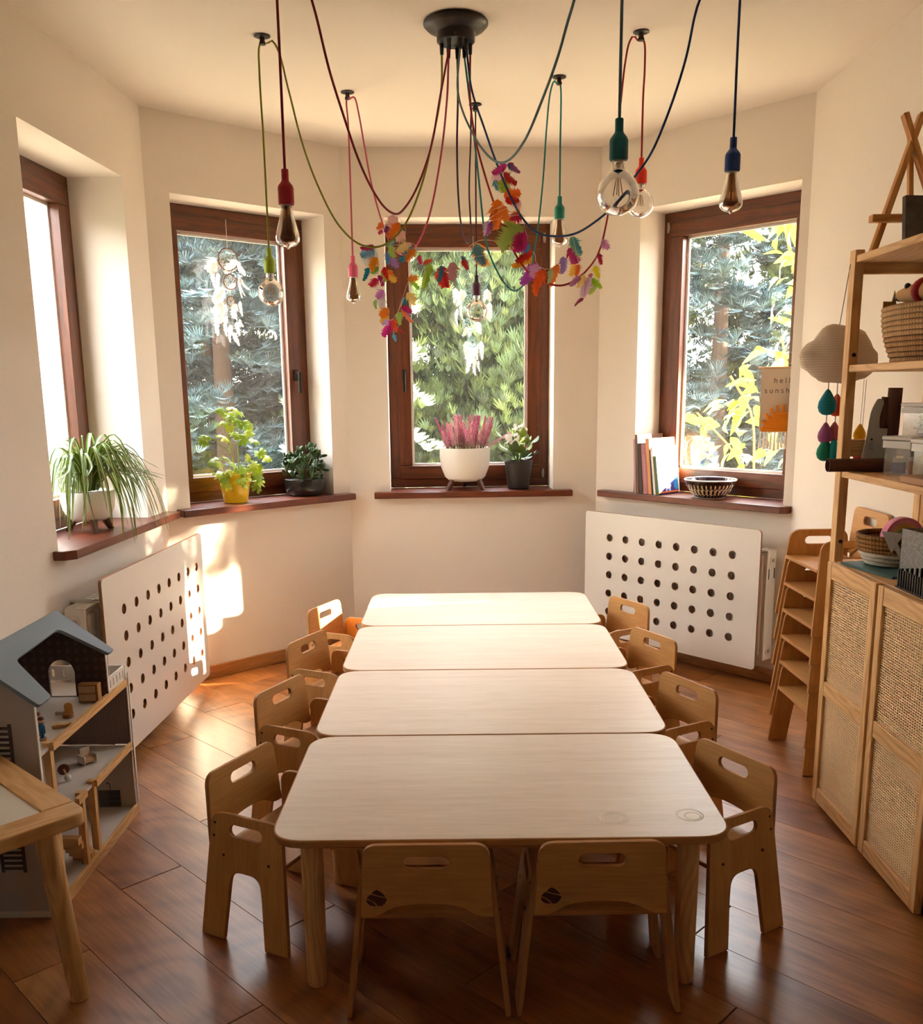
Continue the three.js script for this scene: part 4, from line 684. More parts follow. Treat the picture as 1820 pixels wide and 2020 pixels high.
function footedBowl(g, r, h, foot) {
  part('bowl', T(lathe([[0.001, 0], [r * 0.62, 0], [r * 0.8, h * 0.12], [r * 0.95, h * 0.42], [r, h * 0.72], [r, h], [r * 0.95, h], [r * 0.94, h * 0.75], [0.001, h * 0.7]], 48), 0, foot, 0), whiteCeramic, g);
  part('soil', cyl(r * 0.93, r * 0.93, 0.01, 0, foot + h * 0.84, 0, 32), soil, g);
  for (const a of [0.62, Math.PI - 0.62, -Math.PI / 2]) { // tapered feet, splayed outwards
    const q = new THREE.CylinderGeometry(0.022, 0.014, 1, 4, 1).rotateY(Math.PI / 4), p = q.attributes.position, c = Math.cos(a), sn = Math.sin(a), y1 = foot + h * 0.16;
    for (let i = 0; i < p.count; i++) { const t = p.getY(i) + 0.5, R = r * (0.86 - 0.34 * t), u = p.getX(i), w = p.getZ(i); p.setXYZ(i, c * (R + u) - sn * w, 0.001 + t * y1, sn * (R + u) + c * w); }
    q.computeVertexNormals(); part('foot', q.toNonIndexed(), walnut, g); }
}
{ // spider plant on the left sill
  const g = thing('spider_plant', 'spider plant with striped arching leaves in a white footed bowl on the left sill', 'plant'); WL.place(g, WL.len - 0.655, SILL, -0.085);
  footedBowl(g, 0.105, 0.12, 0.045);
  const striped = tex([16, 4], (u) => { const k = Math.abs(u - 0.5); return k < 0.13 ? [222, 224, 150] : k > 0.45 ? [120, 138, 48] : [86, 116, 30]; });
  const m1 = phys({ map: striped, roughness: 0.5, transmission: 0.22, thickness: 0, side: THREE.DoubleSide });
  const variants = []; for (let i = 0; i < 16; i++) { const L = rr(0.2, 0.34), up = rr(0.06, 0.2), dr = i % 2 ? rr(0.08, 0.22) : rr(-0.08, 0.06); variants.push(ribbon([[0, 0, 0], [L * 0.18, up * 0.75, 0], [L * 0.42, up, rr(-0.01, 0.01)], [L * 0.72, up * 0.55 - dr * 0.35, rr(-0.015, 0.015)], [L * 0.88, up * 0.1 - dr, rr(-0.02, 0.02)]], (t) => 0.0096 * Math.pow(1 - t, 0.45) * (0.55 + 0.45 * Math.min(1, t * 5)))); }
  for (let i = 0; i < 150; i++) { const a = rr(0, Math.PI * 2), r = rr(0, 0.045), back = Math.sin(a) < -0.2; const q = part('leaf', variants[i % 16], m1, g, [Math.cos(a) * r, 0.165, Math.sin(a) * r], [0, -a, 0]); const k = rr(0.8, 1.1) * (back ? 0.42 : 1); q.scale.set(k, rr(0.85, 1.15), k); }
  part('runner', tube([[0.02, 0.16, 0.03], [0.06, 0.15, 0.1], [0.12, 0.05, 0.14], [0.17, -0.0, 0.152], [0.215, 0.004, 0.15]], 0.0014, 30, 5), plain(0xcdb886, 0.7), g);
}
{ // geranium in a yellow pot
  const g = thing('geranium', 'bright green geranium in a yellow pot on the left diagonal sill', 'plant'); W0.place(g, 0.395, SILL, -0.05);
  part('pot', lathe([[0.001, 0], [0.057, 0], [0.06, 0.004], [0.082, 0.142], [0.084, 0.15], [0.079, 0.15], [0.077, 0.14], [0.001, 0.125]], 40), phys({ color: 0xf2c50a, roughness: 0.3, clearcoat: 0.5 }), g);
  part('soil', cyl(0.076, 0.076, 0.006, 0, 0.132, 0, 24), soil, g);
  const lm = [leafM(0xa9c11e), leafM(0x8fae1a), leafM(0xc0cc30)], stemM = plain(0x8f9a3a, 0.7);
  const shp = new THREE.Shape(); { const N = 7; let first = true; for (let i = 0; i <= N * 6; i++) { const a = -Math.PI / 2 + 0.35 + (Math.PI * 2 - 0.7) * i / (N * 6), lobe = 0.62 + 0.38 * Math.pow(Math.abs(Math.sin(i / 6 * Math.PI + 0.0001)), 0.6), tooth = 0.94 + 0.12 * ((i % 2)); const r = 0.034 * lobe * tooth; const x = Math.cos(a) * r, y = Math.sin(a) * r; first ? shp.moveTo(0, -0.004) : 0; shp.lineTo(x, y); first = false; } shp.closePath(); }
  const lg = new THREE.ShapeGeometry(shp, 2); { const p = lg.attributes.position; for (let i = 0; i < p.count; i++) { const x = p.getX(i), y = p.getY(i), r = Math.hypot(x, y); p.setZ(i, -r * r * 7 + 0.004 * Math.sin(Math.atan2(y, x) * 7)); } lg.computeVertexNormals(); }
  const mainA = [[0, 0.13, 0], [-0.006, 0.24, 0.005], [-0.022, 0.34, 0.0], [-0.03, 0.44, 0.0]], mainB = [[0.01, 0.13, 0.01], [0.022, 0.22, 0.01], [0.028, 0.32, 0.0]];
  part('stem', tube(mainA, 0.0036, 24, 6), stemM, g); part('stem', tube(mainB, 0.003, 24, 6), stemM, g);
  const tips = [[-0.06, 0.40, 0.02], [-0.05, 0.46, 0], [0.0, 0.47, 0.02], [0.05, 0.45, 0.0], [0.02, 0.41, 0.03], [-0.03, 0.38, 0.04], [-0.005, 0.35, 0.03], [0.03, 0.32, 0.04], [0.085, 0.35, 0.02], [0.1, 0.38, 0.0], [0.11, 0.31, 0.02], [-0.06, 0.33, 0.02], [-0.15, 0.335, 0.01], [-0.165, 0.32, 0.02], [0.165, 0.22, 0.03], [0.15, 0.245, 0.01], [-0.12, 0.22, 0.03], [-0.1, 0.2, 0.05], [-0.115, 0.155, 0.05], [-0.09, 0.13, 0.06], [-0.08, 0.105, 0.07], [-0.03, 0.2, 0.05], [-0.05, 0.225, 0.03], [0.08, 0.19, 0.05], [0.11, 0.165, 0.04], [0.1, 0.13, 0.06], [0.115, 0.1, 0.05], [0.06, 0.16, 0.06], [0.0, 0.165, 0.075], [0.03, 0.13, 0.085], [-0.02, 0.125, 0.09], [0.09, 0.07, 0.06], [-0.055, 0.16, 0.06], [0.005, 0.43, -0.02], [0.045, 0.4, 0.02], [0.07, 0.22, 0.03], [0.0, 0.1, 0.095], [-0.02, 0.43, 0.03]];
  tips.forEach((p, i) => { const base = p[1] > 0.3 ? (p[0] > 0.03 ? mainB[2] : [-0.02, p[1] - 0.07, 0]) : [0, 0.14, 0.01]; part('stem', tube([base, [(base[0] + p[0]) / 2, (base[1] + p[1]) / 2 + 0.015, (base[2] + p[2]) / 2], p], 0.0014, 10, 5), stemM, g);
    const q = part('leaf', lg, lm[i % 3], g, p, [-0.7 + rr(-0.5, 0.5), rr(-0.5, 0.5), rr(0, 6.28)]); const k = rr(0.75, 1.15); q.scale.set(k, k, k); });
}
{ // jade plant in a black bowl
  const g = thing('jade_plant', 'dark green jade plant in a low black bowl on the left diagonal sill', 'plant'); W0.place(g, 0.83, SILL, -0.075);
  part('bowl', lathe([[0.001, 0], [0.085, 0], [0.098, 0.008], [0.107, 0.04], [0.108, 0.088], [0.102, 0.09], [0.1, 0.078], [0.001, 0.075]], 44), phys({ color: 0x0d0b0b, roughness: 0.28, clearcoat: 0.5 }), g);
  part('soil', cyl(0.099, 0.099, 0.006, 0, 0.08, 0, 24), soil, g);
  const st = plain(0x6a5a34, 0.8), jm = [phys({ color: 0x2c4a22, roughness: 0.35, clearcoat: 0.3 }), phys({ color: 0x3d5c2a, roughness: 0.35, clearcoat: 0.3 })], lf = new THREE.SphereGeometry(1, 10, 8); lf.scale(0.011, 0.022, 0.0045); lf.translate(0, 0.02, 0);
  for (let b = 0; b < 20; b++) { const a = b * 2.4, r = 0.03 + 0.085 * Math.sqrt((b + 0.5) / 20), h = 0.22 - 0.09 * (b / 20) + rr(-0.02, 0.03), tip = [Math.cos(a) * r, h, Math.sin(a) * r * 0.75];
    part('stem', tube([[Math.cos(a) * 0.012, 0.08, Math.sin(a) * 0.012], [tip[0] * 0.5, 0.1 + h * 0.3, tip[2] * 0.5], tip], 0.004, 12, 6), st, g);
    for (let i = 0; i < 9; i++) { const y = rr(-0.5, 0.5); part('leaf', lf, jm[i % 2], g, [tip[0] + rr(-0.012, 0.012), tip[1] - (i > 4 ? rr(0.01, 0.05) : 0), tip[2] + rr(-0.01, 0.01)], [rr(-1.1, 1.1), rr(0, 6.28), rr(-1.1, 1.1)]); } }
}
{ // heather in a white footed bowl
  const g = thing('heather', 'pink heather in a white footed bowl on the middle sill', 'plant'); W1.place(g, 0.643, SILL, -0.07);
  footedBowl(g, 0.142, 0.185, 0.05);
  const buds = [plain(0xc8788a, 0.8), plain(0xb5607a, 0.8), plain(0xd89aa2, 0.8)], gs = plain(0x66702f, 0.8);
  const spike = (len, n) => { const l = [], o = new THREE.OctahedronGeometry(0.003, 0); for (let i = 0; i < n; i++) { const t = i / n, a = i * 2.4, r = (0.003 + 0.0085 * Math.pow(1 - t, 0.7)) * (0.55 + 0.45 * hash2(i, n, 5)); const q = o.clone(); q.scale(1, 1.3, 1); l.push(T(q, Math.cos(a) * r, len * (0.25 + 0.75 * t), Math.sin(a) * r)); } return merge(l); };
  const vs = [spike(0.21, 110), spike(0.17, 90), spike(0.13, 70)];
  for (let i = 0; i < 46; i++) { const a = rr(0, 6.28), r = 0.105 * Math.sqrt(rnd()), x = Math.cos(a) * r, z = Math.sin(a) * r * 0.8, k = Math.floor(rnd() * 3), len = [0.21, 0.17, 0.13][k], tx = x * 3.2 + rr(-0.12, 0.12), tz = -z * 2;
    const q = part('flower_spike', vs[k], buds[i % 3], g, [x, 0.205, z], [-tz * 0.6, 0, -tx]); part('stem', cyl(0.0015, 0.0018, len * 0.55, 0, len * 0.25, 0, 5), gs, q); }
  const q = part('flower_spike', vs[0], buds[2], g, [0.08, 0.215, 0.02], [0.1, 0, -1.05]);
  for (let i = 0; i < 40; i++) { const a = rr(0, 6.28), r = 0.12 * Math.sqrt(rnd()); part('leafy_stem', cyl(0.001, 0.002, rr(0.05, 0.09), 0, 0.03, 0, 4), gs, g, [Math.cos(a) * r, 0.21, Math.sin(a) * r], [rr(-0.5, 0.5), 0, rr(-0.5, 0.5)]); }
}
{ // flowering kalanchoe in a dark ribbed pot
  const g = thing('flowering_pot_plant', 'white-flowering plant in a dark ribbed pot on the middle sill', 'plant'); W1.place(g, 0.945, SILL, -0.07);
  const pr = [[0.001, 0], [0.058, 0]]; for (let i = 0; i <= 22; i++) { const t = i / 22; pr.push([0.059 + 0.018 * t + (i % 2 ? 0.0022 : 0), 0.004 + 0.142 * t]); } pr.push([0.08, 0.15], [0.081, 0.156], [0.074, 0.156], [0.072, 0.14], [0.001, 0.136]);
  part('pot', lathe(pr, 40), plain(0x241a17, 0.5), g); part('soil', cyl(0.072, 0.072, 0.006, 0, 0.14, 0, 24), soil, g);
  const lm = [leafM(0x3f5a1c), leafM(0x566f22), leafM(0x7f922c)]; const sh = roundPoly([[0, 0, 0], [0.017, 0.014, 0.01], [0.02, 0.036, 0.012], [0, 0.058, 0.012], [-0.02, 0.036, 0.012], [-0.017, 0.014, 0.01]]); const lg = new THREE.ShapeGeometry(sh, 4); { const p = lg.attributes.position; for (let i = 0; i < p.count; i++) p.setZ(i, -Math.pow(p.getY(i), 2) * 5 + Math.abs(p.getX(i)) * 0.35); lg.computeVertexNormals(); }
  const stm = plain(0x6a7a32, 0.7);
  for (let i = 0; i < 34; i++) { const a = i * 2.399, h = 0.16 + 0.13 * rnd(), r = 0.02 + 0.05 * rnd(); const p = [Math.cos(a) * r, h, Math.sin(a) * r]; part('leaf', lg, lm[i % 3], g, p, [1.0 + rr(-0.6, 0.5), -a + Math.PI / 2, rr(-0.3, 0.3), 'YXZ']).scale.setScalar(rr(1.0, 1.4)); }
  for (let i = 0; i < 10; i++) { const a = i * 2.4; part('stem', rod([0, 0.14, 0], [Math.cos(a) * 0.05, rr(0.22, 0.3), Math.sin(a) * 0.05], 0.003, 6), stm, g); }
  const petal = []; for (let i = 0; i < 5; i++) { const q = new THREE.SphereGeometry(1, 6, 5); q.scale(0.0055, 0.002, 0.0045); q.translate(0.006, 0, 0); q.rotateY(i * Math.PI * 2 / 5); petal.push(q); } const fg = merge(petal), fm = plain(0xf6f0e4, 0.7);
  for (let i = 0; i < 44; i++) { const left = i % 3 !== 0, cx = left ? -0.042 : 0.005, cy = left ? 0.285 : 0.335, cz = left ? 0.062 : 0.03; part('flower', fg, fm, g, [cx + rr(-0.035, 0.035), cy + rr(-0.03, 0.025), cz + rr(-0.02, 0.025)], [rr(0.4, 1.4), rr(0, 6), rr(-0.6, 0.6)]); }
}
// ------------------------------------------------------------------ books, bowl and banner by the right window
const canvasTex = (w, h, fn) => { const c = document.createElement('canvas'); c.width = w; c.height = h; fn(c.getContext('2d'), w, h); const t = new THREE.CanvasTexture(c); t.colorSpace = THREE.SRGBColorSpace; return t; };
{
  const specs = [ // [thickness, depth, height, cover colour, label, spine detail]
    [0.012, 0.2, 0.285, 0xb98f97, 'thin pinkish book at the jamb end of the sill row'], [0.016, 0.225, 0.31, 0x6e4a35, 'tall thin brown and white book in the sill row'], [0.024, 0.2, 0.265, 0x3a2a1e, 'dark brown book beside the pink one in the sill row'],
    [0.03, 0.19, 0.262, 0xb9777a, 'thick dusty pink book in the sill row'], [0.022, 0.225, 0.292, 0xdc9a62, 'tall orange picture book in the sill row'], [0.012, 0.2, 0.235, 0x2b241f, 'thin dark book behind the white one'],
    [0.014, 0.215, 0.25, 0xeee9de, 'white book with a handwritten line behind the blue cover'], [0.018, 0.175, 0.205, 0x5a6b3c, 'blue night-sky children\'s book at the front of the row'] ];
  let s = 0.272; const paper = plain(0xefe6d4, 0.9);
  specs.forEach(([t, d, h, col, label], i) => {
    const g = thing('book', label, 'book', [0, 0, 0], 0, 'books on the right sill'); W2.place(g, s + t / 2 + 0.03, SILL, 0.045 + (i > 5 ? 0.006 : 0)); const lean = 0.055 + i * 0.012; g.rotation.order = 'YXZ'; g.rotation.z = lean; g.position.y = SILL + Math.sin(lean) * t / 2 * 0 + 0.0008;
    const cov = plain(col, 0.55);
    part('cover', merge([rbox(0.0022, h, d, 0.0008, -t / 2 + 0.0011, h / 2, -d / 2), rbox(0.0022, h, d, 0.0008, t / 2 - 0.0011, h / 2, -d / 2), rbox(t, h, 0.0022, 0.0008, 0, h / 2, -0.0011)]), cov, g);
    part('pages', box(t - 0.0046, h - 0.008, d - 0.008, 0, h / 2, -d / 2 - 0.001), paper, g);
    if (i === 3) part('spine_lettering', T(new THREE.PlaneGeometry(0.016, h * 0.86), 0, h / 2, 0.0004), std({ map: canvasTex(64, 512, (c, w, H) => { c.fillStyle = '#b9777a'; c.fillRect(0, 0, w, H); c.strokeStyle = '#8d5054'; c.lineWidth = 3; c.strokeRect(8, 8, w - 16, H - 16); c.fillStyle = '#e9d3c4'; let y = 90; for (let k = 0; k < 16; k++) { c.fillRect(22, y, 22, 4); c.fillRect(22 + (k * 7) % 12, y + 6, 4 + (k * 5) % 9, 6); y += 22; } }), roughness: 0.6 }), g);
    if (i === 4) part('cover_print', (() => { const q = new THREE.PlaneGeometry(d - 0.006, h - 0.006); q.rotateY(Math.PI / 2); return T(q, t / 2 + 0.0004, h / 2, -d / 2); })(), std({ map: canvasTex(256, 330, (c, w, H) => { c.fillStyle = '#f0e6d4'; c.fillRect(0, 0, w, H); c.fillStyle = '#e98a5c'; c.fillRect(0, 0, 70, 50); c.fillStyle = '#e08a66'; c.fillRect(w - 60, 0, 60, H); c.fillStyle = '#a9a49a'; for (let k = 0; k < 40; k++) { c.fillRect(70 + (k * 37) % 120, 10 + (k * 23) % 70, 7, 7); } }), roughness: 0.5 }), g);
    if (i === 6) part('cover_print', (() => { const q = new THREE.PlaneGeometry(d - 0.006, h - 0.006); q.rotateY(Math.PI / 2); return T(q, t / 2 + 0.0004, h / 2, -d / 2); })(), std({ map: canvasTex(256, 300, (c, w, H) => { c.fillStyle = '#f2eee4'; c.fillRect(0, 0, w, H); c.strokeStyle = '#6a625c'; c.lineWidth = 3; c.beginPath(); for (let k = 0; k < 44; k++) { const x = 45 + k * 4, y = 56 + ((k * 29) % 13) - 6; k % 6 ? c.lineTo(x, y) : c.moveTo(x, y); } c.stroke(); }), roughness: 0.5 }), g);
    if (i === 7) part('cover_print', (() => { const q = new THREE.PlaneGeometry(d - 0.001, h - 0.001); q.rotateY(Math.PI / 2); return T(q, t / 2 + 0.0004, h / 2, -d / 2); })(), phys({ map: canvasTex(320, 380, (c, w, H) => {
      c.fillStyle = '#3f67b0'; c.fillRect(0, 0, w, H); c.fillStyle = '#8fc7d8'; c.fillRect(0, 120, w, 120); c.fillStyle = '#7fa8d8'; c.fillRect(0, 0, 110, 150); c.fillStyle = '#5fb8c0'; c.beginPath(); c.arc(300, 190, 60, 0, 7); c.fill(); c.fillStyle = '#dfe4ea'; c.beginPath(); c.arc(150, 210, 62, 0, 7); c.fill();
      c.fillStyle = '#c9e59a'; c.font = 'bold 62px sans-serif'; c.fillText('MOON', 70, 76); c.font = 'bold 46px sans-serif'; c.fillText('TTES', 150, 130); c.fillStyle = '#f0a0b0'; c.fillRect(282, 50, 12, 14);
      c.fillStyle = '#4a2a6a'; c.beginPath(); c.arc(60, 350, 56, 0, 7); c.fill(); c.beginPath(); c.arc(260, 330, 60, 0, 7); c.fill(); c.fillStyle = '#2a86b8'; c.beginPath(); c.arc(30, 320, 36, 0, 7); c.fill(); c.beginPath(); c.arc(290, 300, 44, 0, 7); c.fill(); c.fillStyle = '#e9e6e2'; c.beginPath(); c.ellipse(155, 300, 48, 32, 0, 0, 7); c.fill(); c.fillRect(118, 310, 16, 46); c.fillRect(172, 310, 16, 46); c.fillStyle = '#e0702a'; c.fillRect(0, 352, w, 14); c.fillStyle = '#2a1a3a'; c.fillRect(0, 366, w, 14); }), roughness: 0.3, clearcoat: 0.4 }), g);
    s += t + 0.0025;
  });
}
{ // stoneware bowl with dot and flower bands
  const g = thing('patterned_bowl', 'dark stoneware bowl with bands of white dots and flowers on the right sill', 'bowl'); W2.place(g, 0.71, SILL, -0.045);
  const band = tex([1024, 128], (u, v) => { const cr = [205, 178, 140], dk = [26, 12, 10]; const cell = (n, off, v0, r) => { const f = (u * n + off) % 1 - 0.5; return Math.hypot(f * 0.47, (v - v0) * 1.35 * n / 48) < r; };
    if (v > 0.30 && v < 0.66) { if (cell(30, 0, 0.48, 0.115)) return dk; if (v < 0.34 || v > 0.62) return (u * 30 % 1) < 0.5 ? cr : dk; return cr; } if (cell(34, 0.2, 0.74, 0.1)) return cr; if (cell(30, 0.5, 0.2, 0.08)) return [170, 150, 130]; return dk; });
  const outer = lathe([[0.072, 0.004], [0.082, 0.014], [0.1, 0.034], [0.118, 0.062], [0.128, 0.09]], 64);
  part('patterned_wall', outer, phys({ map: band, roughness: 0.22, clearcoat: 0.6 }), g);
  part('rim', lathe([[0.128, 0.09], [0.131, 0.094], [0.128, 0.097], [0.124, 0.094]], 64), phys({ color: 0xd9d0c8, roughness: 0.3 }), g);
  part('inside', lathe([[0.124, 0.094], [0.114, 0.064], [0.094, 0.032], [0.05, 0.012], [0.001, 0.011]], 64), phys({ color: 0x2a1a2a, roughness: 0.2, clearcoat: 0.6 }), g);
  part('foot_ring', lathe([[0.001, 0], [0.07, 0], [0.074, 0.002], [0.072, 0.005], [0.001, 0.005]], 48), phys({ color: 0xcabfb2, roughness: 0.4 }), g);
}
{ // fabric banner
  const g = thing('fabric_banner', 'beige fabric banner reading hello sunshine with an orange tufted sun', 'banner'); W2.place(g, 1.048, 1.21, -0.118); g.rotation.y += 0.62;
  const W = 0.215, H = 0.3, linen = plain(0xcdb49a, 0.95);
  const lt = canvasTex(512, 714, (c, w, h) => { c.fillStyle = '#cfb79c'; c.fillRect(0, 0, w, h); for (let i = 0; i < 2600; i++) { c.fillStyle = i % 2 ? 'rgba(160,130,105,0.25)' : 'rgba(235,215,190,0.25)'; c.fillRect((i * 131) % w, (i * 71) % h, 14, 1); } c.fillStyle = '#241410'; c.font = '74px sans-serif'; c.textAlign = 'center'; c.fillText('h e l l o', w / 2, 160); c.fillText('s u n s h i n e', w / 2, 272); });
  part('cloth', box(W, H, 0.002, 0, H / 2, 0), linen, g); part('print', T(new THREE.PlaneGeometry(W, H), 0, H / 2, 0.0014), std({ map: lt, roughness: 0.95 }), g);
  const rodG = cyl(0.0055, 0.0055, W + 0.03, 0, 0, 0, 12); rodG.rotateZ(Math.PI / 2); part('dowel', T(rodG, 0, H + 0.004, 0), plain(0xd0a878, 0.7), g);
  part('hanging_string', merge([rod([-W / 2, H + 0.008, 0], [0, H + 0.09, -0.02], 0.001, 5), rod([W / 2, H + 0.008, 0], [0, H + 0.09, -0.02], 0.001, 5)]), plain(0x8a7a66), g);
  const yarn = plain(0xe08414, 0.95), tuft = []; for (let j = 0; j < 12; j++) { const y = 0.008 + j * 0.0082, r = 0.098, hw = Math.sqrt(Math.max(0, r * r - y * y)) * 0.9; const q = new THREE.CapsuleGeometry(0.0052, Math.max(0.01, 2 * hw), 3, 8); q.rotateZ(Math.PI / 2); tuft.push(T(q, 0, y, 0.004)); }
  part('tufted_sun', merge(tuft), yarn, g);
  for (let i = 0; i < 11; i++) { const a = 0.1 + i * (Math.PI - 0.2) / 10, c = Math.cos(a), s = Math.sin(a); part('sun_ray', rod([c * 0.082, 0.006 + s * 0.088, 0.004], [c * 0.103, 0.008 + s * 0.126, 0.004], 0.0068, 8), yarn, g); }
  const tas = plain(0xf0e8dc, 0.95); for (let i = 0; i < 13; i++) { const x = -W / 2 + 0.008 + i * (W - 0.016) / 12; part('tassel', merge([rod([x, 0.004, 0], [x + rr(-0.003, 0.003), -0.07 - rr(0, 0.02), 0], 0.0032, 6, 0.0075), sph(0.0068, x, 0.004, 0, 8, 6)]), tas, g); }
  part('suction_hook', sph(0.009, 0, H + 0.092, -0.024, 10, 8), phys({ color: 0xffffff, roughness: 0.1, transmission: 0.8, thickness: 0 }), g);
}
// ------------------------------------------------------------------ things on the shelf
const ropeTex = (a, b, n, m, s) => tex([256, 256], (u, v) => { const row = Math.floor(v * m), ph = (row % 2) * 0.5, f = ((u * n + ph + (v * m % 1) * 0.45) % 1), e = Math.abs((v * m) % 1 - 0.5) * 2, k = Math.min(1, Math.pow(Math.abs(f - 0.5) * 2, 2) * 0.7 + Math.pow(e, 3)) + 0.25 * (hash2(row, Math.floor(u * n + ph), s) - 0.5), A = hex(a), B = hex(b); return [0, 1, 2].map((c) => A[c] + (B[c] - A[c]) * Math.max(0, Math.min(1, k))); });
function coilBasket(g, rx, rz, h, rows, flare, mats) {   // coiled rope basket: every coil is a ring of rope
  for (let i = 0; i < rows; i++) {
    const t = i / (rows - 1), k = 1 - flare * (1 - t) * (1 - t), r = h / rows / 2, q = new THREE.TorusGeometry(1, 1, 8, 56), p = q.attributes.position, twist = 34;
    const ring = []; const c = []; for (let a = 0; a <= 72; a++) { const an = a / 72 * Math.PI * 2; c.push([Math.cos(an) * (rx * k + Math.sin(an * twist) * 0.0006), r + i * 2 * r * 0.98, Math.sin(an) * (rz * k + Math.sin(an * twist) * 0.0006)]); } c.pop();
    part('coil', tube(c, r * 1.08, 96, 7, true), mats[Math.min(mats.length - 1, Math.floor(t * mats.length))], g);
  }
  const k0 = 1 - flare; part('basket_base', T(cyl(1, 1, 0.008, 0, 0.006, 0, 40).scale(rx * k0, 1, rz * k0), 0, 0, 0), mats[0], g);
}
const rope = (a, b, s, rep) => { const t = ropeTex(a, b, 8, 1, s); t.repeat.set(rep, 1); return std({ map: t, roughness: 0.95, bumpMap: t, bumpScale: 0.002 }); };
{ // large seagrass basket on the second shelf
  const m1 = rope(0xb98c5c, 0x7a5230, 1, 12), m2 = rope(0xcaa377, 0x8a6238, 2, 12), g = thing('seagrass_basket', 'large brown seagrass basket on the upper shelf', 'basket', [1.39, 1.4895, -2.755]);
  coilBasket(g, 0.135, 0.215, 0.165, 11, 0.22, [m1, m1, m2, m2]);
  const mk = thing('animal_mask', 'light brown animal hand puppet with dark nose on top of the seagrass basket', 'puppet', [1.345, 1.653, -2.7], 0.25);
  const fur = plain(0xc79a66, 0.9);
  part('head', T(lathe([[0.0005, 0], [0.016, 0.004], [0.03, 0.02], [0.042, 0.06], [0.055, 0.12], [0.062, 0.19], [0.05, 0.24], [0.0005, 0.25]], 24).rotateX(Math.PI / 2).scale(1, 0.62, 1), 0, 0.03, -0.15), fur, mk);
  part('nose', sph(0.014, 0, 0.028, -0.149, 12, 8), M.black, mk); part('eye', sph(0.009, -0.036, 0.05, -0.075, 10, 8), M.black, mk); part('eye', sph(0.009, 0.036, 0.05, -0.075, 10, 8), M.black, mk);
  part('jaw', T(lathe([[0.0005, 0], [0.02, 0.01], [0.04, 0.06], [0.05, 0.13], [0.0005, 0.14]], 20).rotateX(Math.PI / 2).scale(1, 0.35, 1), 0.005, 0.0, -0.07), plain(0xd9b98c, 0.9), mk);
  part('collar', T(lathe([[0.054, 0], [0.066, 0.004], [0.068, 0.02], [0.056, 0.026]], 20).rotateX(Math.PI / 2).scale(1, 0.64, 1), 0, 0.032, -0.03), plain(0xa3191c, 0.7), mk);
  const bx = thing('paper_box', 'tiny yellow cardboard piece poking out of the seagrass basket', 'cardboard', [1.315, 1.655, -2.925], 0.3);
  part('flap', rbox(0.045, 0.03, 0.004, 0.001, 0, 0.005, 0), plain(0xb8862c), bx); part('peak', T(extrude(roundPoly([[-0.008, 0], [0.01, 0], [0.002, 0.042]]), 0.004, 0.0005), 0.015, 0.01, 0), plain(0x9a6a24), bx);
}
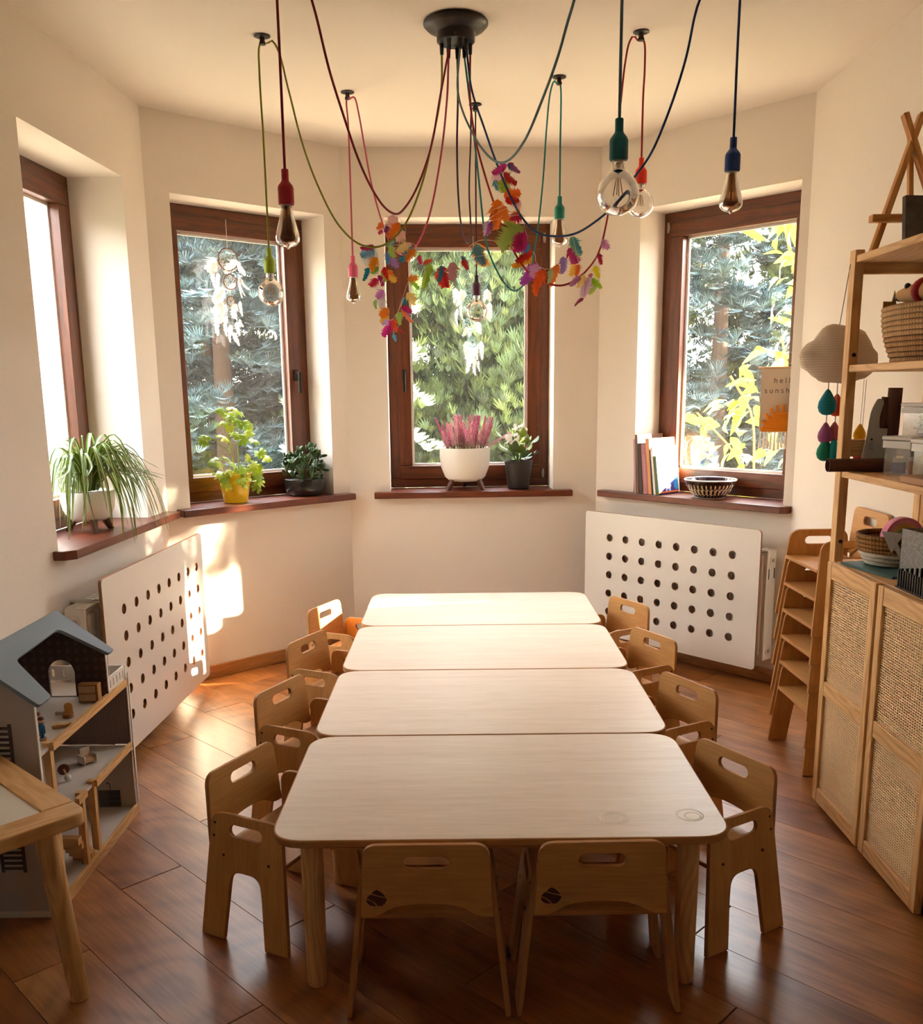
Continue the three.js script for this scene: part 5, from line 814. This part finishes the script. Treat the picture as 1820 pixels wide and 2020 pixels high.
{ // knitted cloud with rain drops
  const knit = (c, n = 26) => { const t = tex([256, 256], (u, v) => { const f = (v * n) % 1, h2 = ((u * n + (Math.floor(v * n) % 2) * 0.5) % 1), k = 0.9 + 0.1 * Math.sin(f * Math.PI) * (0.5 + 0.5 * Math.sin(h2 * Math.PI)), q = hex(c); return [q[0] * k, q[1] * k, q[2] * k]; }); return std({ map: t, roughness: 0.98, bumpMap: t, bumpScale: 0.003 }); };
  const g = thing('knitted_cloud_mobile', 'cream knitted cloud with hanging crocheted rain drops beside the shelf post', 'mobile', [1.285, 1.53, -3.22], -0.38);
  const lobes = [[0, 0, 0, 0.09], [-0.085, -0.01, 0, 0.062], [0.085, -0.03, 0, 0.068], [-0.02, 0.055, 0, 0.062], [0.05, 0.035, 0, 0.066], [-0.035, -0.05, 0, 0.06], [0.035, -0.055, 0, 0.058]], pos = [], base = new THREE.IcosahedronGeometry(1, 5).toNonIndexed(), p = base.attributes.position;
  const sd = (x, y, z) => { let d = 9; for (const [a, b, c, r] of lobes) { const q = Math.hypot(x - a, y - b, (z - c) * 1.6) - r, h = Math.max(0.03 - Math.abs(d - q), 0) / 0.03; d = Math.min(d, q) - h * h * 0.03 * 0.25; } return d; };
  for (let i = 0; i < p.count; i++) { const v = V3(p.getX(i), p.getY(i), p.getZ(i)); let lo = 0, hi = 0.22; for (let k = 0; k < 22; k++) { const m = (lo + hi) / 2; sd(v.x * m, v.y * m, v.z * m) < 0 ? lo = m : hi = m; } pos.push(v.x * lo, v.y * lo, v.z * lo); }
  const cg0 = new THREE.BufferGeometry(); cg0.setAttribute('position', new THREE.Float32BufferAttribute(pos, 3)); const cg = mergeVertices(cg0, 1e-5); cg.computeVertexNormals();
  { const q = cg.attributes.position, uv = []; for (let i = 0; i < q.count; i++) uv.push(q.getX(i) * 4, q.getY(i) * 4); cg.setAttribute('uv', new THREE.Float32BufferAttribute(uv, 2)); }
  cg.scale(0.86, 0.86, 0.86); part('cloud', cg, knit(0xdcc5ac), g); part('cheek', sph(0.011, -0.108, -0.012, 0.022, 10, 8).scale(1, 1, 0.6), plain(0xc77a7e, 0.95), g);
  const thr = plain(0x9a8672, 0.8); part('hanging_cord', rod([0.0, 0.09, 0.0], [0.02, 0.268, 0.19], 0.0016, 6), thr, g);
  const drop = lathe([[0.0005, -0.034], [0.012, -0.032], [0.022, -0.024], [0.0265, -0.01], [0.024, 0.006], [0.015, 0.024], [0.007, 0.038], [0.0005, 0.044]], 24);
  for (const [x, y, z, c, k] of [[-0.022, -0.165, 0.02, 0x147a86, 1.15], [0.008, -0.175, -0.02, 0xd8401c, 1.0], [-0.022, -0.268, 0.015, 0x96507f, 0.95], [0.006, -0.265, -0.005, 0xc0657a, 0.9], [-0.02, -0.325, 0.02, 0x1d7f62, 1.05], [0.008, -0.325, 0.02, 0x1f97a0, 0.95], [0.088, -0.268, -0.03, 0xe6ab18, 0.8], [0.095, -0.333, -0.02, 0xb01a26, 0.95]]) {
    const d = part('rain_drop', drop, knit(c, 14), g, [x, y, z]); d.scale.set(k, k, k); part('thread', rod([x, y + 0.042 * k, z], [x * 1.02, -0.085, z * 0.5], 0.0009, 5), thr, g); }
}
{ // third shelf: cardboard tube, rabbit, boxes
  const Y = 1.1545, card = plain(0x5a3624, 0.8), cardIn = plain(0x8a6240, 0.9);
  const tubeThing = (label, L, r, pos, rot) => { const t = thing('cardboard_tube', label, 'tube', pos); t.rotation.set(...rot); part('wall', lathe([[r, 0], [r, L], [r - 0.003, L], [r - 0.003, 0], [r, 0]], 28), card, t); return t; };
  tubeThing('dark cardboard tube lying on the middle shelf, its end past the post', 0.2, 0.021, [1.172, Y + 0.0215, -2.955], [0, 0, -Math.PI / 2]);
  tubeThing('upright dark cardboard tube behind the clear boxes', 0.262, 0.0215, [1.385, Y, -3.0], [0, 0, -0.02]);
  tubeThing('thin dark tube leaning behind the rabbit board', 0.235, 0.014, [1.335, Y, -3.01], [0, 0, -0.14]);
  tubeThing('dark cardboard tube leaning to the right behind the clear boxes', 0.3, 0.02, [1.42, Y + 0.012, -2.955], [0, 0, -0.42]);
  const rb = thing('rabbit_board', 'grey rabbit-shaped board with whiskers on the middle shelf', 'toy', [1.335, Y, -2.995], -0.1);
  part('silhouette', extrude(roundPoly([[-0.045, 0, 0.01], [0.06, 0, 0.01], [0.058, 0.09, 0.03], [0.05, 0.135, 0.02], [0.01, 0.135, 0.004], [0.008, 0.17, 0.01], [0.02, 0.222, 0.012], [0.0, 0.232, 0.014], [-0.02, 0.19, 0.02], [-0.026, 0.12, 0.02], [-0.034, 0.07, 0.02]]), 0.006, 0.001), plain(0xb4b0a8, 0.8), rb);
  part('eye', cyl(0.0035, 0.0035, 0.001, 0, 0, 0, 12).rotateX(Math.PI / 2), M.black, rb, [-0.012, 0.1, 0.0035]); for (const [y, a] of [[0.088, 0.35], [0.08, 0], [0.072, -0.35]]) part('whisker', box(0.014, 0.0012, 0.0008), M.black, rb, [-0.012, y, 0.0036], [0, 0, a]);
  const clearP = phys({ color: 0xf4f0ea, roughness: 0.12, transmission: 0.92, thickness: 0 }), lidM = phys({ color: 0xe6ded2, roughness: 0.35, transmission: 0.35, thickness: 0 });
  const clearBox = (name, label, w, h, d, pos, rot, clips) => { const b = thing(name, label, 'storage box', pos, rot), t = 0.002;
    const tw = w * 0.92, td = d * 0.92, wall = (x, z, ww, dd) => rbox(ww, h, dd, 0.001, x, h / 2, z);
    part('tub', merge([wall(-tw / 2, 0, t, td), wall(tw / 2, 0, t, td), wall(0, -td / 2, tw, t), wall(0, td / 2, tw, t), box(tw, t, td, 0, t / 2, 0)]), clearP, b); part('rim_band', merge([box(w, h * 0.2, t, 0, h * 0.88, d / 2), box(w, h * 0.2, t, 0, h * 0.88, -d / 2), box(t, h * 0.2, d, -w / 2, h * 0.88, 0), box(t, h * 0.2, d, w / 2, h * 0.88, 0)]), lidM, b);
    part('lid', rbox(w + 0.008, 0.012, d + 0.008, 0.004, 0, h + 0.0065, 0), lidM, b); for (const c of clips) part('clip', rbox(0.05, 0.016, 0.01, 0.004, 0, h * 0.96, c * (d / 2 + 0.006)), clips.light ? lidM : M.black, b); return b; };
  const light = [1]; light.light = true;
  clearBox('clear_box', 'clear plastic box of craft jars, below the other boxes', 0.15, 0.105, 0.1, [1.392, Y, -2.85], 0.42, light);
  const jar = (label, x, z, c, r, h) => { const j = thing('craft_jar', label, 'jar', [x, Y + 0.0025, z]); part('body', cyl(r, r, h, 0, h / 2, 0, 20), phys({ color: c, roughness: 0.15, clearcoat: 0.8 }), j); part('lid', cyl(r * 1.02, r * 1.02, 0.012, 0, h + 0.006, 0, 20), plain(0xe2dcd4, 0.4), j); };
  jar('purple craft jar in the lowest clear box', 1.352, -2.852, 0x54479a, 0.019, 0.035); jar('salmon craft jar in the lowest clear box', 1.378, -2.822, 0xc07a6a, 0.012, 0.04); jar('silver craft jar in the lowest clear box', 1.395, -2.808, 0xb7b2ae, 0.011, 0.034); jar('green craft jar in the lowest clear box', 1.432, -2.835, 0x12503c, 0.023, 0.036);
  clearBox('clear_box', 'small clear box of wooden sticks with a 0.65 label, on top', 0.13, 0.085, 0.09, [1.425, Y + 0.12, -2.84], 0.42, [1]);
  for (let i = 0; i < 14; i++) { const s = thing('craft_stick', 'pale wooden craft stick inside the small labelled box', 'stick', [1.425 + rr(-0.03, 0.03), Y + 0.126 + i * 0.0048, -2.84 + rr(-0.015, 0.015)], 0.42 + rr(-0.5, 0.5), 'craft sticks in the labelled box'); part('stick', rbox(0.07, 0.004, 0.009, 0.0018, 0, 0.002, 0), plain(0xdcc09a, 0.7), s); }
  { const q = thing('box_label', 'dark label reading 0.65 on the small clear box', 'label', [1.425 + 0.066 * Math.cos(0.42) + 0.002, Y + 0.122, -2.84 - 0.066 * Math.sin(0.42) + 0.004], 0.42 + Math.PI / 2);
    part('print', T(new THREE.BoxGeometry(0.062, 0.05, 0.0008), 0, 0.03, 0), std({ map: canvasTex(256, 206, (c, w, h) => { c.fillStyle = '#4a2a16'; c.fillRect(0, 0, w, h); c.fillStyle = '#b79468'; c.fillRect(8, 40, w - 16, 70); c.fillStyle = '#1c0d08'; c.font = 'bold 66px sans-serif'; c.fillText('0.65', 74, 98); c.fillRect(20, 56, 40, 40); c.fillStyle = '#1f0f0a'; c.fillRect(90, 130, 160, 70); }), roughness: 0.5 }), q); }
  clearBox('clear_box', 'clear plastic box of yellow toy eggs with a black clip, at the right edge', 0.16, 0.105, 0.11, [1.40, Y, -2.66], 0.2, [1]);
  for (let i = 0; i < 6; i++) { const e = thing('toy_egg', 'yellow toy egg inside the clear box at the right edge', 'toy egg', [1.40 + [-0.045, -0.01, 0.03, -0.045, -0.008, 0.03][i], Y + 0.022 + (i > 2 ? 0.04 : 0), -2.645 + (i % 2) * 0.008], 0, 'yellow eggs in the clear box'); part('shell', lathe([[0.0005, -0.019], [0.011, -0.017], [0.0165, -0.008], [0.016, 0.003], [0.01, 0.018], [0.0005, 0.023]], 18), plain(0xe6c75a, 0.5), e); }
  { const e = thing('toy_egg', 'single yellow toy egg lying on the lid of the box at the right edge', 'toy egg', [1.40, Y + 0.14, -2.65]); part('shell', lathe([[0.0005, -0.021], [0.011, -0.017], [0.0165, -0.008], [0.016, 0.003], [0.01, 0.018], [0.0005, 0.023]], 18), plain(0xf0cc3a, 0.5), e); }
  const tray = thing('wooden_tray', 'rounded wooden tray at the front edge of the middle shelf', 'tray', [1.29, Y, -2.5]); part('board', T(extrude(rectShape(0.1, 0.24, 0.02), 0.02, 0.004).rotateX(-Math.PI / 2), 0, 0.0105, 0), plain(0xa5754c, 0.6), tray);
}
{ // cabinet top: basket with rainbow lamp, felt box, book, tray
  const Y = 0.8535, jute = rope(0xa9783f, 0x5c3a18, 5, 7), cot = rope(0xe2d8c6, 0xa79a86, 6, 16);
  const g = thing('two_tone_basket', 'brown and white rope basket on the cabinet top', 'basket', [1.37, Y + 0.012, -2.90]); coilBasket(g, 0.1, 0.1, 0.1, 7, 0.28, [cot, cot, jute, jute]);
  const tas = part('tasselled_flag', T(extrude(roundPoly([[-0.03, 0.05], [0.035, 0.045], [0.0, -0.02]]), 0.002, 0.0004), 0, 0, 0), plain(0xb9b2a6, 0.95), g, [-0.045, 0.07, 0.098], [0.15, -0.5, 0.1]);
  for (let i = 0; i < 6; i++) part('tassel', rod([0, 0, 0], [0.002, -0.035, 0], 0.0016, 5), plain(0xcfc8bc, 0.95), tas, [0.006 + i * 0.004, 0.03 - i * 0.007, 0.002]);
  const r = thing('rainbow_night_light', 'pastel rainbow-shaped night light in the rope basket', 'night light', [1.385, Y + 0.1, -2.865], 0.12);
  const bands = [0xe3809c, 0xf0a0b0, 0xf0a860, 0xe8c45a, 0xa8b860, 0x7aa8a8]; bands.forEach((c, i) => { const R = 0.066 - i * 0.0085, s = new THREE.Shape(); s.absarc(0, 0, R, 0, Math.PI, false); s.absarc(0, 0, R - 0.0082, Math.PI, 0, true); s.closePath(); part('rainbow_band', extrude(s, 0.03 - (i % 2) * 0.003, 0.002, 20), plain(c, 0.45), r); });
  { const s = new THREE.Shape(); s.absarc(0, 0, 0.0148, 0, Math.PI, false); s.closePath(); part('rainbow_core', extrude(s, 0.024, 0.002, 16), plain(0x9a8f86, 0.5), r); } part('base', rbox(0.15, 0.014, 0.034, 0.005, 0.004, -0.007, 0), plain(0xe3809c, 0.5), r);
  const bk = thing('picture_book', 'teal picture book lying under the rope basket', 'book', [1.36, Y, -2.85], 0.2); part('cover', rbox(0.2, 0.008, 0.26, 0.001, 0, 0.0045, 0), plain(0x2f5a58, 0.5), bk); part('pages', box(0.196, 0.005, 0.256, 0.001, 0.0045, 0.001), plain(0xe6dcc8, 0.9), bk);
  const f = thing('felt_box', 'grey felt storage box with dark seam on the cabinet top', 'storage box', [1.435, Y, -2.7], 0.12), feltT = tex(128, (u, v) => { const k = 130 + 60 * fbm(u, v, 30, 30, 77, 3) - 20; return [k + 4, k, k - 4]; }, true, 8), felt = std({ map: feltT, roughness: 1 });
  const fw = 0.17, fd = 0.16, fh = 0.145; part('wall', merge([uvm(rbox(fw, fh, 0.006, 0.002, 0, fh / 2, fd / 2)), uvm(rbox(fw, fh, 0.006, 0.002, 0, fh / 2, -fd / 2)), uvm(rbox(0.006, fh, fd, 0.002, -fw / 2, fh / 2, 0)), uvm(rbox(0.006, fh, fd, 0.002, fw / 2, fh / 2, 0)), uvm(box(fw, 0.006, fd, 0, 0.004, 0))]), felt, f); part('seam', box(0.003, fh, 0.002, -0.02, fh / 2, fd / 2 + 0.0036), M.black, f); part('inside_lining', box(fw - 0.014, 0.002, fd - 0.014, 0, fh - 0.02, 0), plain(0x251814, 0.9), f);
  const t = thing('black_tray', 'black slatted tray at the front of the cabinet top', 'tray', [1.315, Y, -2.49]);
  part('base', box(0.13, 0.005, 0.22, 0, 0.003, 0), plain(0x3a2118, 0.6), t); for (let i = 0; i < 15; i++) { part('slat', rbox(0.006, 0.05, 0.008, 0.002, -0.062, 0.03, -0.1 + i * 0.0143), M.black, t); } for (let i = 0; i < 8; i++) part('slat', rbox(0.008, 0.05, 0.006, 0.002, -0.05 + i * 0.0143, 0.03, -0.108), M.black, t);
  const pg = thing('perforated_board', 'pale perforated wooden board standing against the wall', 'board', [1.508, Y, -2.88]); { const s = rectShape(0.34, 0.27, 0.004, 0, 0.135); for (let i = 0; i < 10; i++) for (let j = 0; j < 7; j++) { const q = new THREE.Path(); q.absarc(-0.145 + i * 0.032, 0.03 + j * 0.035, 0.0035, 0, Math.PI * 2, true); s.holes.push(q); } const q = extrude(s, 0.008, 0.0006, 6); q.rotateY(-Math.PI / 2); part('board', T(uvm(q, 'y'), 0, 0, 0), M.birch, pg); pg.position.z = -2.835; }
}
{ // easel and painting on the top board
  const Y = 1.8235, e = thing('tabletop_easel', 'wooden tabletop easel on the top shelf board', 'easel', [1.39, Y, -2.98]), ew = std({ color: 0xf0d2a4, map: pineTex, roughness: 0.55 });
  const bar = (n, a, b, w, d) => { const A = V3(...a), B = V3(...b), L = A.distanceTo(B), q = rbox(w, L, d, 0.002, 0, L / 2, 0); uvm(q, 'y'); const g2 = uvm(q, 'y', [rnd(), rnd()]); g2.applyQuaternion(new THREE.Quaternion().setFromUnitVectors(V3(0, 1, 0), B.clone().sub(A).normalize())); return part(n, T(g2, ...a), ew, e); };
  bar('leg', [-0.115, 0.002, 0], [0.045, 0.42, -0.09], 0.018, 0.026); bar('leg', [0.115, 0.002, 0], [-0.01, 0.42, -0.085], 0.018, 0.026); bar('rear_leg', [0.01, 0.002, -0.02], [0.02, 0.36, -0.1], 0.014, 0.018); bar('crossbar', [-0.13, 0.1, 0.005], [0.13, 0.1, 0.005], 0.022, 0.03);
  const pt = tex(128, (u, v) => { const k = 46 + 50 * fbm(u, v, 5, 5, 91, 4) + (u > 0.35 ? 40 * fbm(u, v, 3, 2, 92, 2) : 0); return [k + 14, k + 4, k - 6]; });
  const c = thing('small_painting', 'small dark abstract canvas leaning on the top shelf board', 'painting', [1.375, Y, -2.79], 0.12); part('canvas', rbox(0.2, 0.13, 0.018, 0.002, 0, 0.066, 0), plain(0x54463c, 0.9), c, [0, 0.0, 0], [-0.12, 0, 0]); part('paint', new THREE.PlaneGeometry(0.196, 0.126), std({ map: pt, roughness: 0.8 }), c, [0, 0.066 * 0.99 + 0.002, 0.0015], [-0.12, 0, 0]);
}
// ------------------------------------------------------------------ the garden beyond the windows
{
  const lawnT = tex(256, (u, v) => { const k = fbm(u, v, 24, 24, 61, 4); return [150 + 70 * k, 138 + 66 * k, 112 + 60 * k]; }, true, 1);
  const gm = new THREE.PlaneGeometry(60, 60); gm.rotateX(-Math.PI / 2);
  const gr = struct('garden_ground', uvm(T(gm, 0, -0.35, 0), 'x'), std({ map: lawnT, roughness: 1 }));
  const spray = (n, len, w, fan, droop) => { const pos = [], idx = []; for (let i = 0; i < n; i++) { const a = (i / (n - 1) - 0.5) * fan, l = len * (1 - 0.35 * Math.abs(a)), tw = ((i * 37) % 7 / 7 - 0.5) * 0.5, k = pos.length / 3, c = Math.cos(a), s = Math.sin(a);
      pos.push(0, 0, 0, s * l * 0.5 - c * w, c * l * 0.5, -droop * 0.3 + tw * 0.03, s * l * 0.5 + c * w, c * l * 0.5, -droop * 0.3, s * l, c * l, -droop); idx.push(k, k + 1, k + 2, k + 1, k + 3, k + 2); }
    const g = new THREE.BufferGeometry(); g.setAttribute('position', new THREE.Float32BufferAttribute(pos, 3)); g.setIndex(idx); g.computeVertexNormals(); return g; };
  const sprayG = { thuja: spray(7, 0.1, 0.0075, 1.7, 0.02), spruce: spray(9, 0.15, 0.005, 1.3, 0.04) };
  const bark = plain(0x4a3626, 0.95);
  function conifer(name, label, [x, z], H, R, count, kind, cols, y0 = 0.0, power = 1) {
    const t = thing(name, label, 'tree', [x, -0.35, z], 0, 'conifers in the garden');
    part('trunk', cyl(0.04, 0.12, H * 0.9, 0, H * 0.45, 0, 10), bark, t);
    const m = new THREE.InstancedMesh(sprayG[kind], std({ color: 0xffffff, roughness: 0.75, side: THREE.DoubleSide }), count), o = new THREE.Object3D(), c = new THREE.Color();
    m.name = 'foliage'; m.userData.kind = 'stuff';
    const per = kind === 'spruce' ? 46 : 38; let C0, A, tint;   // sprays grow in clumps: boughs with gaps between them
    for (let i = 0; i < count; i++) {
      if (i % per === 0) { const h = y0 + (H - y0) * (1 - Math.pow(rnd(), 0.62)), a = rnd() * 6.2832, r = R * Math.pow(1 - h / (H * 1.02), 0.6 * power) * Math.sqrt(0.4 + 0.6 * rnd()) * rr(0.8, 1.1); C0 = [Math.cos(a) * r, h, Math.sin(a) * r]; A = a; tint = rr(0.7, 1.25); }
      const along = rr(-0.24, 0.14), side = rr(-0.16, 0.16) * (kind === 'spruce' ? 1.3 : 1), a = A;
      o.position.set(C0[0] + Math.cos(a) * along - Math.sin(a) * side, C0[1] + rr(-0.07, 0.07) * (kind === 'spruce' ? 0.7 : 1.8) - (kind === 'spruce' ? along * 0.35 : 0), C0[2] + Math.sin(a) * along + Math.cos(a) * side); o.rotation.set(0, 0, 0); o.rotation.order = 'YXZ'; o.rotation.y = Math.PI / 2 - a + rr(-0.7, 0.7); o.rotation.x = kind === 'thuja' ? rr(0.2, 1.0) : rr(1.2, 2.1); o.rotation.z = rr(-0.5, 0.5);
      const s = rr(0.8, 1.5); o.scale.set(s, s, s); o.updateMatrix(); m.setMatrixAt(i, o.matrix); c.set(cols[i % cols.length]).multiplyScalar(rr(0.8, 1.15) * tint); m.setColorAt(i, c);
    }
    t.add(m); return t;
  }
  const blue = [0x4e6468, 0x3f5354, 0x6a8288, 0x374842], green = [0x4a5a2c, 0x3d4c28, 0x606c38, 0x333f24], silver = [0xa9b2a4, 0x8d9a8e, 0xc0c4b4];
  conifer('spruce_tree', 'blue-grey spruce seen through the left-hand diagonal window', [-2.15, -8.6], 4.6, 1.35, 16000, 'spruce', blue, 0, 0.6);
  conifer('spruce_tree', 'darker spruce standing behind the left-hand diagonal window, nearer the middle', [-2.6, -10.0], 4.7, 1.4, 11000, 'spruce', blue, 0, 0.6);
  conifer('thuja_tree', 'dense green thuja on the left of the middle window', [-0.55, -9.4], 4.6, 1.25, 20000, 'thuja', green, 0, 0.6);
  conifer('thuja_tree', 'dense green thuja on the right of the middle window', [0.75, -8.8], 4.6, 1.25, 22000, 'thuja', green, 0, 0.6);
  conifer('spruce_tree', 'tall blue-grey spruce seen through the right-hand diagonal window', [2.8, -10.2], 4.9, 1.8, 18000, 'spruce', blue, 0, 0.6);
  conifer('spruce_tree', 'blue-grey spruce at the right edge of the right-hand window', [4.8, -11], 4.9, 1.9, 12000, 'spruce', blue, 0, 0.6);
  for (const [x, n] of [[-2.9, 'left-hand middle'], [-1.2, 'centre'], [0.6, 'right-hand middle'], [2.3, 'right'], [4.0, 'far right']]) conifer('thuja_tree', `dark thuja of the back hedge row, ${n} one`, [x, -11.3], 4.4, 1.25, 11000, 'thuja', green, 0, 0.45);
  { // sunlit silver spruce with tiered branches
    const t = thing('silver_spruce', 'pale sunlit spruce at the lower left of the middle window', 'tree', [-0.8, -0.35, -7.5]); part('trunk', cyl(0.02, 0.06, 3.2, 0, 1.6, 0, 8), bark, t);
    const needles = spray(11, 0.075, 0.004, 2.6, 0.012), pl = []; const o = new THREE.Object3D();
    for (let tier = 0; tier < 8; tier++) { const h = 0.45 + tier * 0.36, R = 0.78 * (1 - tier / 15); for (let b = 0; b < 11; b++) { const a = b / 11 * Math.PI * 2 + tier * 0.9; for (let i = 0; i < 26; i++) { const q = 0.25 + 0.75 * Math.sqrt(rnd()), side = rr(-0.16, 0.16) * (1.15 - q); o.position.set(Math.cos(a) * R * q - Math.sin(a) * side, h - 0.22 * q * q + rr(-0.02, 0.02), Math.sin(a) * R * q + Math.cos(a) * side); o.rotation.set(rr(0.9, 1.6), Math.PI / 2 - a + rr(-0.6, 0.6), rr(-0.4, 0.4), 'YXZ'); o.scale.setScalar(rr(0.8, 1.3)); o.updateMatrix(); pl.push(o.matrix.clone()); } } }
    const m = new THREE.InstancedMesh(needles, std({ color: 0xb9c0b0, roughness: 0.75, side: THREE.DoubleSide }), pl.length); pl.forEach((q, i) => m.setMatrixAt(i, q)); m.name = 'foliage'; m.userData.kind = 'stuff'; t.add(m);
  }
  // clipped hedge and a high crown on the sunny side: the light enters between them
  const bushy = (name, label, box3, count, cols, cat) => { const [x0, x1, y0, y1, z0, z1] = box3, t = thing(name, label, cat, [(x0 + x1) / 2, -0.35, (z0 + z1) / 2]); part('trunk', cyl(0.05, 0.1, y0 + 0.75, 0, (y0 + 0.75) / 2, 0, 8), bark, t);
    const m = new THREE.InstancedMesh(sprayG.thuja, std({ color: 0xffffff, roughness: 0.75, side: THREE.DoubleSide }), count), o = new THREE.Object3D(), c = new THREE.Color(); m.name = 'foliage'; m.userData.kind = 'stuff';
    for (let i = 0; i < count; i++) { o.position.set(rr(x0, x1) - (x0 + x1) / 2, rr(y0, y1) + 0.35, rr(z0, z1) - (z0 + z1) / 2); o.rotation.set(rr(-1, 1), rr(0, 6.28), rr(-1, 1)); const s = rr(1.2, 2.2); o.scale.set(s, s, s); o.updateMatrix(); m.setMatrixAt(i, o.matrix); c.set(cols[i % cols.length]).multiplyScalar(rr(0.75, 1.2)); m.setColorAt(i, c); } t.add(m); };
  bushy('garden_hedge', 'clipped green hedge along the sunny side of the garden', [4.3, 4.9, -0.3, 2.2, -7.2, -3.4], 4200, green, 'hedge');
  bushy('garden_tree', 'leafy tree with a high crown on the sunny side of the garden', [4.9, 6.1, 3.42, 5.4, -7.4, -3.6], 5200, green, 'tree');
  bushy('garden_hedge', 'tall green hedge along the left side of the garden', [-4.6, -4.0, -0.3, 2.7, -6.2, 3.0], 7000, green, 'hedge');
  // yellow-green shrub right outside the right-hand window
  const sh = thing('dogwood_shrub', 'sunlit yellow-green shrub outside the right-hand window', 'shrub', [2.25, -0.35, -6.3]);
  const leafSh = roundPoly([[0, 0, 0], [0.022, 0.022, 0.015], [0.024, 0.05, 0.02], [0, 0.105, 0.01], [-0.024, 0.05, 0.02], [-0.022, 0.022, 0.015]]), lg = [0, 1, 2].map((k) => { const g = new THREE.ShapeGeometry(leafSh, 3), p = g.attributes.position; for (let i = 0; i < p.count; i++) p.setZ(i, -Math.pow(p.getY(i), 2) * (1.5 + k * 1.5) + Math.abs(p.getX(i)) * 0.5); g.computeVertexNormals(); return g; });
  const lms = [0xc3cc3a, 0xa9b82e, 0xd6d858].map((c) => leafM(c, { transmission: 0.45 })), tw = plain(0x7a5a34, 0.9);
  const branches = [[[0, 0, 0], [-0.2, 0.9, 0.1], [-0.45, 1.35, 0.2], [-0.72, 1.62, 0.25]], [[0, 0, 0], [0.05, 1.0, 0], [-0.05, 1.7, 0.1], [-0.15, 2.1, 0.1]], [[0, 0, 0], [0.1, 1.2, 0], [0.0, 2.1, 0.1], [-0.22, 2.9, 0.15]], [[0, 0, 0], [0.2, 1.1, -0.1], [0.15, 2.2, 0], [-0.05, 3.1, 0.1]], [[0, 0, 0], [-0.15, 0.7, 0.2], [-0.5, 0.95, 0.3], [-0.8, 1.2, 0.3]], [[0, 0, 0], [0.1, 0.6, 0.2], [-0.2, 0.8, 0.4], [-0.4, 1.0, 0.4]], [[0.1, 1.4, 0], [0.1, 2.0, 0.2], [0.0, 2.6, 0.25], [-0.15, 3.1, 0.3]], [[0, 0.2, 0], [-0.3, 1.1, 0.2], [-0.35, 1.6, 0.2], [-0.5, 1.85, 0.2]]];
  let nl = 0;
  branches.forEach((b, bi) => { const c = curve(b); part('branch', new THREE.TubeGeometry(c, 20, 0.008, 6), tw, sh); for (let i = 0; i < [28, 34, 48, 44, 28, 22, 48, 24][bi]; i++) { const t = 0.35 + 0.65 * Math.pow(rnd(), 0.7), p = c.getPoint(t); const q = part('leaf', lg[nl % 3], lms[nl % 3], sh, [p.x + rr(-0.13, 0.13), p.y + rr(-0.1, 0.12), p.z + rr(-0.12, 0.12)], [rr(-2.6, -1.2), rr(-1.2, 1.2), rr(-1.5, 1.5)]); const k = rr(1.1, 1.9); q.scale.set(k, k, k); nl++; } });
  for (const [x, z] of [[-0.6, 0.35], [-0.25, 0.5], [0.05, 0.45], [-0.75, 0.2]]) { part('branch', rod([0, 0, 0], [x, 0.85, z], 0.006, 5), tw, sh); for (let i = 0; i < 6; i++) { const q = part('leaf', lg[i % 3], lms[i % 3], sh, [x + rr(-0.12, 0.12), rr(0.75, 1.0), z + rr(-0.1, 0.1)], [rr(-2.6, -1.2), rr(-1.2, 1.2), rr(-1.5, 1.5)]); q.scale.setScalar(rr(0.8, 1.2)); } }
}
{ // pale neighbouring house seen slantwise through the left wall window
  const h = thing('neighbour_house', 'pale rendered house beyond the left wall window', 'house', [-6.3, -0.35, -10.2]);
  part('wall', box(5, 5.2, 3.2, 0, 2.6, 0), plain(0xeeeae2, 0.9), h); part('downpipe', cyl(0.05, 0.05, 5.0, 2.3, 2.5, 1.66, 10), plain(0x8a6a5a, 0.6), h); part('roof', box(5.4, 0.25, 3.6, 0, 5.3, 0), plain(0x6a3a28, 0.8), h);
}
scene.traverse((o) => { if (o.isMesh) { o.castShadow = true; o.receiveShadow = true; } });
renderer.render(scene, camera);
